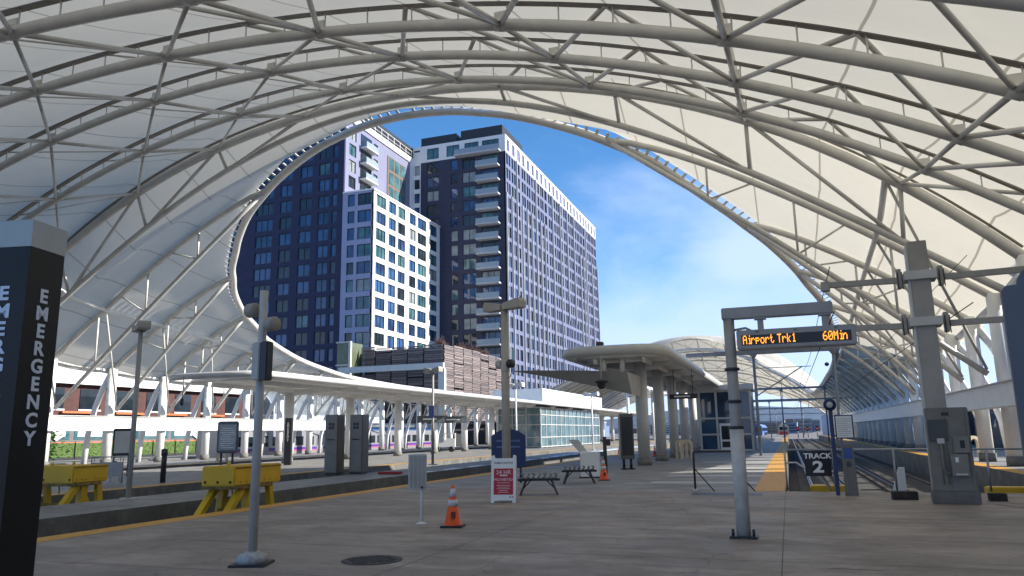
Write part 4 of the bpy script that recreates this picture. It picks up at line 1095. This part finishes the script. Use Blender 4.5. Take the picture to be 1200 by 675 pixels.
for k, z in enumerate(levels[:18]):
    b = MB(); x_a, x_b = (X1-6.2, X1-1.2) if k else (X1-11, X1-.9)
    b.box(x_a, x_b, Y0-1.7, Y0-.02, z-.16, z+.16); b = b.build('balcony', mat('balcony_grey', (.45,.45,.46), .6, 0, .05), tw)
    MB().box(x_a+.05,x_b-.05,Y0-1.68,Y0-1.64,z+.17,z+1.2).build('balustrade', mat('balustrade_glass', (.30,.36,.40), .1), b)
MB().box(X0+1.5,X1-11.5,Y0+1,Y0+12,TOP+.01,TOP+2.3).build('penthouse', DARK, tw); MB().box(X1-10.5,X1-1,Y0+1,Y0+14,TOP+.01,TOP+2.6).build('penthouse', DARK, tw)
se = []; W_ = Y1-Y0; nb = 24; bw = W_/nb
rowsE = []
rnd = random.Random(11); offs = [rnd.random() for _ in range(nb)]
holes = {2:1, 8:1, 12:1, 19:1}
for k, z in enumerate(levels):
    iv = []
    for i in range(nb):
        u = i*bw
        if i in holes: iv += [(u+.5, u+2.3)]
        else: iv += [(u+.35, u+1.45), (u+1.8, u+2.95)]
    rowsE.append((z+.5, z+2.8, iv))
facade((X1,Y0,0), (0,1,0), (1,0,0), rowsE, GPAN, tw, 0, TOP-3.75, W_, 0, se)
for i, s in enumerate(se):
    s_ = list(s[2]); hb_ = int(s_[3]/bw) in holes; s_[8] = 2 if hb_ else random.choices(range(4), (6,2,2,1))[0]; s_[7] = 1.0 if hb_ and False else s_[7]; se[i] = (s[0], s[1], tuple(s_))
sf = []
facade((X1+.004,Y0,0), (0,1,0), (1,0,0), [(TOP-3.3,TOP-.75,[(i*bw+.7, i*bw+2.7) for i in range(nb)])], WPAN, tw, TOP-3.75, TOP, W_, 0, sf)
rand_gl(sf, (5,3,1,0))
fin = []
for i in range(nb+1):
    o_ = int(offs[i % nb]*3); u = Y0+i*bw; z_lo = [8, 8, 30][o_]; z_hi = TOP-3.75-[0, 9, 0][o_]
    if i % 2 == 0 or o_ == 1:
        MB().box(X1, X1+.32, u-.10, u+.10, z_lo, z_hi).build('fin', mat('fin_pale', (.50,.50,.50), .6, 0, .04), tw)
for i in holes:
    for z in levels[:17]:
        pass
MB().box(X0+.4,X1-.4,Y0+.4,Y1,0,TOP-.3).build('core', DARK, tw)
MB().box(X1-.3,X1+.35,Y0,Y1,3,9).build('podium_band', GPAN, tw)
windows(st+sf+se, tw, GL)
# slim building seen behind the left rim
ob = thing('office_building', 'slim blue glass building just visible past the left rim of the roof opening', 'building', (-127, 165, 0))
MB().box(-9,9,-8,8,0,62).build('wall', NAVYB, ob)
for k in range(19):
    for q in range(4): MB().box(-8.4+q*4.3,-5.0+q*4.3,-8.04,-8.005,4+k*3.1,6.2+k*3.1).build('window', GL[0], ob)
# -- parking garage with louvred screens
gr = thing('parking_garage', 'low parking garage clad in brown horizontal louvres, sunlit pinkish on its right side', 'building', (-.9,1.9,0))
gr.scale = (1.1,1.1,1.1)
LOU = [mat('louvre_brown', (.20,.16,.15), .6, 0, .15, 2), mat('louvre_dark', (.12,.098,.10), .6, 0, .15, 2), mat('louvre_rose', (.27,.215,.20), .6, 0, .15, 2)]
MB().box(-57.0,-44.5,95.6,122,0,13.8).build('deck_structure', mat('garage_shadow', (.03,.03,.035), .8), gr)
rnd = random.Random(5)
def louvres(P0, U, Nn, widths, z0, z1, pal):
    u = 0
    for wdt in widths:
        mb = MB(); z = z0; 
        while z < z1-.1:
            h = rnd.choice((.13,.17,.22,.3)); mb.use(rnd.choices(range(3), pal)[0])
            P = P0+U*(u+.08); Q = P0+U*(u+wdt-.12)
            if rnd.random() > .06:
                jit = rnd.uniform(0,.12); mb.obox(P+Vector((0,0,z+h/2))+Nn*jit, Q+Vector((0,0,z+h/2))+Nn*jit, .06, h*.86)
            z += h+.04
        mb.build('louvre_panel', LOU, gr); u += wdt
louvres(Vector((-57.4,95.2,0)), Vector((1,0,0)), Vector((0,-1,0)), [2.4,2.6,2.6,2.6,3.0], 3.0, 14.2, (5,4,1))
louvres(Vector((-44.1,95.2,0)), Vector((0,1,0)), Vector((1,0,0)), [3.4]*8, 3.0, 14.2, (5,1,5))  # more rose, fewer dark slats: the sunlit tint is put into the colours
MB().box(-59.8,-57.7,92.5,96,0,14.9).build('stair_tower', mat('green_glazing', (.15,.17,.10), .25, 0, .2, .8), gr)
for z in (2.5,5.5,8.5,11.5,14.8): MB().box(-59.9,-57.6,92.3,92.49,z,z+.2).build('stair_frame', PALE, gr)
MB().box(-57.75,-57.4,92.2,92.6,0,15).build('stair_frame', PALE, gr)
MB().box(-57.8,-41.7,89.8,90.3,10.2,11.0).build('frame_beam', PALE, gr); MB().box(-42.4,-41.5,89.8,90.4,0,10.19).build('frame_post', PALE, gr)
# dry shrubs on the garage roof
for i, (x, y, s) in enumerate(((-45.4,96.5,1.3),(-46.2,99,1.0),(-45.2,104,1.2),(-45.3,109,1.5),(-45.5,114,1.2))):
    t = thing('dry_shrub', ['leftmost bare reddish shrub on the garage roof','small bare shrub second from left on the garage roof','bare shrub in the middle of the garage roof edge','large bare shrub fourth along the garage roof edge','farthest bare shrub along the garage roof edge'][i], 'shrub', (x*1.1-.9,y*1.1+1.9,15.5), 0, 'bare shrubs on the garage roof')
    rn = random.Random(i); mb = MB()
    for k in range(150):
        a = rn.uniform(0,6.28); e = rn.uniform(.2,1.4); l = rn.uniform(.4,1)*s*1.4
        d = Vector((math.cos(a)*math.cos(e), math.sin(a)*math.cos(e), math.sin(e)))
        p = d*l*rn.uniform(0,.5); mb.tube(p, p+d*l*.6+Vector((rn.uniform(-.2,.2),rn.uniform(-.2,.2),0)), .02, 3)
    mb.build('twigs', TWIG, t)

# -- street shops at far left
sh = thing('shop_row', 'row of low street shops with red brick upper floor and white fascia signs', 'building', (-62.4, 0, 0))
MB().box(-8,0,20,88,0,4.0).build('shopfront_wall', mat('shop_grey', (.16,.15,.15), .7), sh); MB().box(-8,-.4,20,88,4.0,8.2).build('brick_storey', BRICK, sh)
MB().box(-8,.3,20,88,6.9,8.6).build('white_cornice', WHITE, sh)
for k in range(17):
    y = 22+k*4
    w_ = MB().box(-.39,-.33,y,y+2.3,4.6,6.5).build('upper_window', DGLASS, sh); MB().box(-.33,-.3,y-.1,y+2.4,4.45,4.6).build('sill', WHITE, w_)
    d = MB().box(.005,.05,y-.6,y+2.9,1.8,3.0).build('shop_window', GL[1], sh)
    MB().box(.05,.12,y-.3,y+2.4,2.05,2.9).build('fascia_sign', WHITE, sh)
for y in (51.5,69.0):
    hx = MB().prism([(y+.75*math.cos(a), 2.45+.75*math.sin(a)) for a in [math.pi/6+math.pi/3*k for k in range(6)]], 'x', .13, .2).build('hexagon_sign', WHITE, sh)
for k in range(6): MB().box(-.2,.0,40+k*6,43.5+k*6,4.2,4.4).build('orange_canopy_strip', mat('orange_strip', (.6,.16,.05), .5), sh)
for k in range(12):
    y = 46+k*3.0
    t = thing('hedge_panel', ['first','second','third','fourth','fifth','sixth','seventh','eighth','ninth','tenth','eleventh','twelfth'][k]+' green hedge panel from the left in front of the street shops', 'hedge', (-60.6, y, 0), 0, 'green hedge panels before the shops')
    bm_ = MB(); rn = random.Random(k); bm_.box(-.12,.12,.05,2.9,.25,1.45)
    for q in range(260):
        c = Vector((.13,rn.uniform(.05,2.9),rn.uniform(.25,1.5))); a = Vector((rn.uniform(0,.1),rn.uniform(-.1,.1),rn.uniform(-.1,.1))); b = Vector((rn.uniform(0,.1),rn.uniform(-.1,.1),rn.uniform(-.1,.1)))
        bm_.add([c,c+a,c+b], [(0,1,2)])
    bm_.build('foliage', mat('hedge_green', (.10,.17,.035), .8, 0, .25, 5), t)
    MB().box(-.16,.16,.0,.06,0,1.62).build('post', DARK, t); MB().box(-.2,.2,0,2.95,0,.24).build('planter', DARK, t)
    MB().box(.14,.17,0,2.95,1.5,1.58).build('orange_rail', mat('orange_strip', (.6,.16,.05)), t)
# leafy plant by the pylon
t = thing('leafy_plant', 'large bright green leafy plant left of the nearest white column', 'plant', (-57.5, 47.0, 0), 0)
rn = random.Random(4); mb = MB()
for k in range(420):
    a = rn.uniform(0,6.28); r_ = rn.uniform(0,1.5); z = rn.uniform(.3,3.4)
    if z > 1.8: r_ *= 1-(z-1.8)/2.2
    c = Vector((math.cos(a)*r_, math.sin(a)*r_, z)); d = Vector((math.cos(a),math.sin(a),rn.uniform(-.5,.6))).normalized()*rn.uniform(.3,.6); n_ = Vector((-math.sin(a),math.cos(a),0))*.14
    mb.add([c, c+d*.5+n_, c+d, c+d*.5-n_], [(0,1,2,3)])
mb.build('foliage', mat('leaf_bright', (.10,.30,.04), .6, 0, .3, 2), t); MB().tube((0,0,0), (0,0,2.6), .08, 6).build('stem', TWIG, t)
t = thing('mural_wall', 'plain white wall behind the leafy plant', 'wall', (-60, 45, 0)); MB().box(-.2,0,-3,2.4,0,3.9).build('panel', PALE, t)

# -- curved white roof hall and lattice screen beyond the left platform
t = thing('vaulted_hall', 'white barrel vaulted hall with glazed end behind the left columns', 'building', (-66, 92, 0))
pf = [(-7*math.cos(math.pi*k/16), 4.5+4.2*math.sin(math.pi*k/16)) for k in range(17)]
mb = MB(); inn = [(p[0]*.95, p[1]-.25) for p in pf]; n = 17
vs = [(p[0],-14,p[1]) for p in pf]+[(p[0],14,p[1]) for p in pf]; mb.add(vs, [(k,k+1,n+k+1,n+k) for k in range(16)], True); mb.build('roof', mat('roof_blue_white', (.55,.60,.68), .4, 0, .05, 1), t)
MB().prism(pf, 'y', -13.9, 13.8).build('end_wall', GL[3], t)
MB().box(-7,7,-13.8,13.8,0,4.5).build('wall', mat('pale_screen', (.45,.50,.55), .5, 0, .1, 2), t)
for k in range(9): MB().box(-7.1,7.1,-13.95,-13.85,.3+k*.5,.42+k*.5).build('rail', WHITE, t)
for k in range(8): MB().box(-7+k*2,-6.85+k*2,-14.02,-13.93,0,8.6-abs(k-3.5)*.8).build('mullion', WHITE, t)

# -- glass pavilion on the left platform
gp = thing('glass_pavilion', 'glazed pavilion with pale green glass on the left platform under the long canopy', 'building', (-28.6, 96, 0))
MB().box(-2.5,2.5,-14,14,.1,4.45).build('glass_wall', LITG, gp)
for k in range(15): MB().bbox((2.54,-14+k*2,2.3), (.05,.06,2.3), .008).build('mullion', PALE, gp)
for z in (.15,1.2,2.6,3.7,4.5): MB().bbox((2.57,0,z), (.04,14.1,.05), .006).build('transom', PALE, gp); MB().bbox((0,-14.06,z), (2.5,.04,.05), .006).build('transom', PALE, gp)
for k in range(4): MB().bbox((-2.5+k*1.67,-14.05,2.3), (.06,.05,2.3), .008).build('mullion', PALE, gp)
MB().box(-3,3,-14.5,14.5,5.2,6.6).build('roof_box', WHITE, gp)
# white lattice columns beyond the pavilion
t = thing('arched_shelter', 'far white arched shelter roof with open ribs beyond the glass pavilion', 'shelter', (-30, 138, 0))
for k in range(9):
    y = -16+k*4
    MB().path([(-9+18*s, y, 6.5+4.2*math.sin(math.pi*s*.8+.2)) for s in [i/10 for i in range(11)]], .18, 6).build('rib', WHITE, t)
mb = MB(); vs = []; 
for y in (-17,17):
    for s in [i/10 for i in range(11)]: vs.append((-9+18*s, y, 6.75+4.2*math.sin(math.pi*s*.8+.2)))
mb.add(vs, [(k,k+1,12+k,11+k) for k in range(10)], True); mb.build('roof', WHITE, t)
for y in (-16,-8,0,8,16):
    for x in (-6,6): MB().tube((x,y,0), (x,y,9), .25, 8).build('post', WHITE, t)

# -- buildings to the right of the hall (cast the shade on the right side)
rb = thing('right_building', 'dark blue glazed building seen between the right hand columns', 'building', (40, 108, 0))
MB().box(-10,12,-42,8,0,21).build('wall', mat('blue_grey_cladding', (.06,.10,.22), .4, 0, .15, .3), rb)
for k in range(9):
    for q in range(3): MB().box(-10.06,-10.01,-40+k*5,-37+k*5,1+q*5,4.4+q*5).build('window', GL[0], rb)
rb = thing('unseen_shade_building', 'unseen building added beyond the right edge to shade the concourse floor', 'building', (33, 8, 0))  # unseen block added to keep the sun off the concourse floor
MB().box(-8,12,-52,30,0,16).build('wall', mat('terracotta_wall', (.30,.24,.19), .8, 0, .1, .5), rb)
for k in range(14):
    for q in range(2): MB().box(-8.06,-8.01,-34+k*4.5,-32+k*4.5,1+q*5,4.0+q*5).build('window', DGLASS, rb)
# low street things behind the right columns
for i, (y, l) in enumerate(((52,9),(66,11),(82,10))):
    t = thing('parked_bus', ['nearest dark parked bus behind the right columns','second dark parked bus behind the right columns','farthest dark parked bus behind the right columns'][i], 'bus', (15.5, y, -.1), 0, 'buses parked behind the right columns')
    b = MB().bbox((0,0,1.7), (1.25,l/2,1.35), .12).build('body', mat('bus_dark', (.03,.035,.05), .35), t)
    for k in range(int(l/1.5)-1): MB().box(-1.262,-1.252,-l/2+.7+k*1.5,-l/2+1.95+k*1.5,1.6,2.6).build('window', GL[0], b)
    for yy in (-l/2+2, l/2-2):
        for xx in (-1.1,1.1): w_ = MB().lathe([(.2,-.14),(.46,-.12),(.48,0),(.46,.12),(.2,.14)], n=16).build('wheel', BLACK, t); w_.location = (xx,yy,.48); w_.rotation_euler = (0,math.pi/2,0)

# ---------------------------------------------------------------- catenary portals and wires
PB = mat('portal_blue_grey', (.22,.25,.30), .45, 0, .1, 2)
def portal(y, x0, x1, z, xs, lb, low=None, arm=True):
    t = thing('catenary_portal', lb, 'portal', (0,y,0), 0, 'overhead line portals across the tracks')
    MB().bbox(((x0+x1)/2,0,z), ((x1-x0)/2,.14,.13), .02).build('beam', PB, t)
    for x in xs:
        MB().tube((x,0,0), (x,0,z-.12), .09, 8).build('post', PB, t); MB().lathe([(.09,-.35),(.24,-.14)], (x,0,z), 8).build('head', PB, t)
    if low: MB().bbox(((x0+x1)/2,0,low), ((x1-x0)/2,.1,.09), .02).build('lower_beam', PB, t)
    if arm:
        a = MB(); a.tube((xs[0],.1,z-1.75*1.6), (xs[0]+2.9,.1,z-1.0), .04, 6); a.build('bracket_arm', PB, t); MB().tube((xs[0],.1,z-1.02), (xs[0]+3.4,.1,z-1.02), .025, 6).build('registration_arm', PB, t)
portal(51, -6.0, 3.4, 6.5, [-1.75, 3.0], 'nearest blue grey overhead line portal beam across track 2')
portal(100, -5, 9, 6.6, [-4.8,-.5, 4.5, 8.8], 'second blue grey overhead line portal seen under the nearest one', 5.2, False)
portal(150, -8, 9, 6.8, [-7.8,-3,2.5, 8.8], 'third overhead line portal, small in the distance', 5.4, False)
portal(225, -20, 14, 7.4, [-19,-10,-3,4,13], 'farthest overhead line portal beyond the end of the hall', 5.8, False)
t = thing('overhead_wires', 'thin sagging overhead wires running away above the tracks', 'wires', (0,0,0))
for x in (1.55, 5.15):
    MB().tube((x,24,5.0), (x,225,5.1), .018, 4).build('contact_wire', DARK, t)
    pts = []; y = 51
    pts = [(x, 24+k*5, 6.1+.25*math.cos(k*5/49*6.28)) for k in range(41)]
    MB().path(pts, .014, 4).build('messenger_wire', DARK, t)
MB().tube((1.9,50,6.4), (-1.0,24,4.2), .012, 4).build('span_wire', DARK, t)
MB().lathe([(.02,-.12),(.11,-.07),(.13,0),(.11,.07),(.02,.12)], (2.45,48.5,5.35), 12).build('insulator', DARK, t)
# thin panel beyond: end wall strip of the hall over the tracks
# distant locomotive, trains and city
t = thing('locomotive', 'distant cream and red nosed locomotive standing on the far track', 'train', (-1.5, 262, -1.0))
MB().prism([(-1.6,.8),(-1.6,3.6),(-.9,4.3),(.9,4.3),(1.6,3.6),(1.6,.8)], 'y', 0, 40).build('body', mat('loco_cream', (.65,.55,.38), .5), t)
MB().box(-1.3,1.3,-.1,.01,1.0,2.0).build('red_nose', mat('loco_red', (.6,.05,.03), .5), t); MB().box(-1.2,1.2,-.1,.01,2.4,3.4).build('windscreen', DGLASS, t)
t = thing('passenger_train', 'distant blue and white train left of the far locomotive', 'train', (-9, 240, -1.0))
MB().prism([(-1.6,.8),(-1.6,3.6),(-.9,4.3),(.9,4.3),(1.6,3.6),(1.6,.8)], 'y', 0, 60).build('body', mat('train_far_blue', (.10,.2,.42), .4), t)
MB().box(-1.3,1.3,-.1,.01,2.2,3.4).build('windscreen', DGLASS, t); MB().box(1.61,1.63,2,58,2.2,3.2).build('window_band', DGLASS, t)
for i, (x, y) in enumerate(((2.5,235),(5.5,250),(8.0,246))):
    t = thing('signal_light', ['left of three distant red signal lamps on the tracks','middle of three distant red signal lamps on the tracks','right of three distant red signal lamps on the tracks'][i], 'signal', (x,y,-1), 0, 'red signal lamps')
    MB().tube((0,0,0), (0,0,2.4), .12, 6).build('post', DARK, t); MB().bbox((0,0,2.7), (.4,.25,.6), .05).build('housing', DARK, t); MB().lathe([(.3,0),(.3,.05)], (0,0,0), 12).build('lens', mat('red_lens', (.7,.03,.02), .3, emit=((1,.05,.03),1.2)), t).location = (0,-.3,2.7)
t = thing('lattice_screen', 'blue white slatted noise screen along the right hand tracks far away', 'fence', (9.5, 165, 0))
for k in range(34): MB().box(-.06,.06,k*2.4,k*2.4+1.5,-.5,5.2).build('slat', mat('screen_blue_white', (.40,.50,.66), .5), t)
MB().box(-.1,.1,0,82,5.21,5.5).build('rail', PALE, t)
# hills and far city
def hill(name, y, h, x0, x1, col, seed, depth=400):
    rn = random.Random(seed); n = 70; vs = []; 
    ph = [rn.uniform(0,6.28) for _ in range(6)]
    for k in range(n+1):
        x = x0+(x1-x0)*k/n; s = sum(math.sin(x/(260+90*i)*(1+i)+ph[i])/(1+i) for i in range(6))
        vs.append((x,y,-1.5)); vs.append((x,y+depth,h*(1+.22*s))); vs.append((x,y+depth*2,-1.5))
    fs = []
    for k in range(n): a = k*3; fs += [(a,a+3,a+4,a+1),(a+1,a+4,a+5,a+2)]
    return struct(MB().add(vs, fs, True), name, mat(name+'_ground', col, .95, 0, .25, .02))
hill('hills', 2200, 60, -2200, 1800, (.10,.15,.22), 3)
rn = random.Random(21)
CW = [mat('city_white', (.5,.52,.55), .7), mat('city_blue', (.16,.22,.34), .6), mat('city_brown', (.28,.20,.16), .8), mat('city_grey', (.25,.27,.3), .7)]
for k in range(70):
    y = rn.uniform(420, 1500); x = y*rn.uniform(-.36, .03) if k % 3 else y*rn.uniform(-.11,.03); h = rn.uniform(5,12)*(y/700)**.6*(1.0); w2 = rn.uniform(7,18)*(y/800)
    cn_ = k % 4
    t = thing('distant_building', 'low hazy '+['white','slate blue','brown','grey'][cn_]+' building in the distant city beyond the tracks', 'building', (x,y,-1.3), rn.uniform(-.2,.2), 'far city buildings beyond the tracks')
    m_ = CW[cn_]; MB().box(-w2/2,w2/2,0,12,0,h).build('wall', m_, t)
    MB().box(-w2/2-.2,w2/2+.2,-.2,12.2,h+.01,h+.5).build('roof', rn.choice(CW), t)
    mb = MB()
    for i in range(3): mb = MB().box(-w2*.42,w2*.42,-.06,-.01,h*(.2+.26*i),h*(.2+.26*i)+h*.12).build('window_band', GL[2], t)
def pine(loc, h, label, seed, m_):
    rn = random.Random(seed); t = thing('tree', label, 'tree', loc, 0, 'trees beyond the hall'); mb = MB()
    for k in range(700):
        z = rn.uniform(.15,1); a = rn.uniform(0,6.28); r_ = h*.36*(math.sin(math.pi*min(1,z*.92))**.7)*rn.uniform(.3,1)*(1+.25*math.sin(a*3+seed))
        c = Vector((math.cos(a)*r_, math.sin(a)*r_, z*h)); s = h*.045
        mb.add([c+Vector((rn.uniform(-s,s),rn.uniform(-s,s),rn.uniform(-s,s))) for _ in range(4)], [(0,1,2),(0,2,3)])
    mb.build('crown', m_, t); MB().tube((0,0,0), (0,0,h*.6), h*.02, 6, h*.008).build('trunk', TWIG, t)
for i, (x, y, h) in enumerate(((-14,236,5.2),(-18,250,6),(-10.8,232,4.6))):
    pine((x,y,-1.3), h, ['dark round tree left of the distant blue train','dark tree behind the other two at the end of the tracks','dark small tree closest to the distant platform end'][i], i, mat('dark_foliage', (.035,.06,.03), .8, 0, .3, 1))
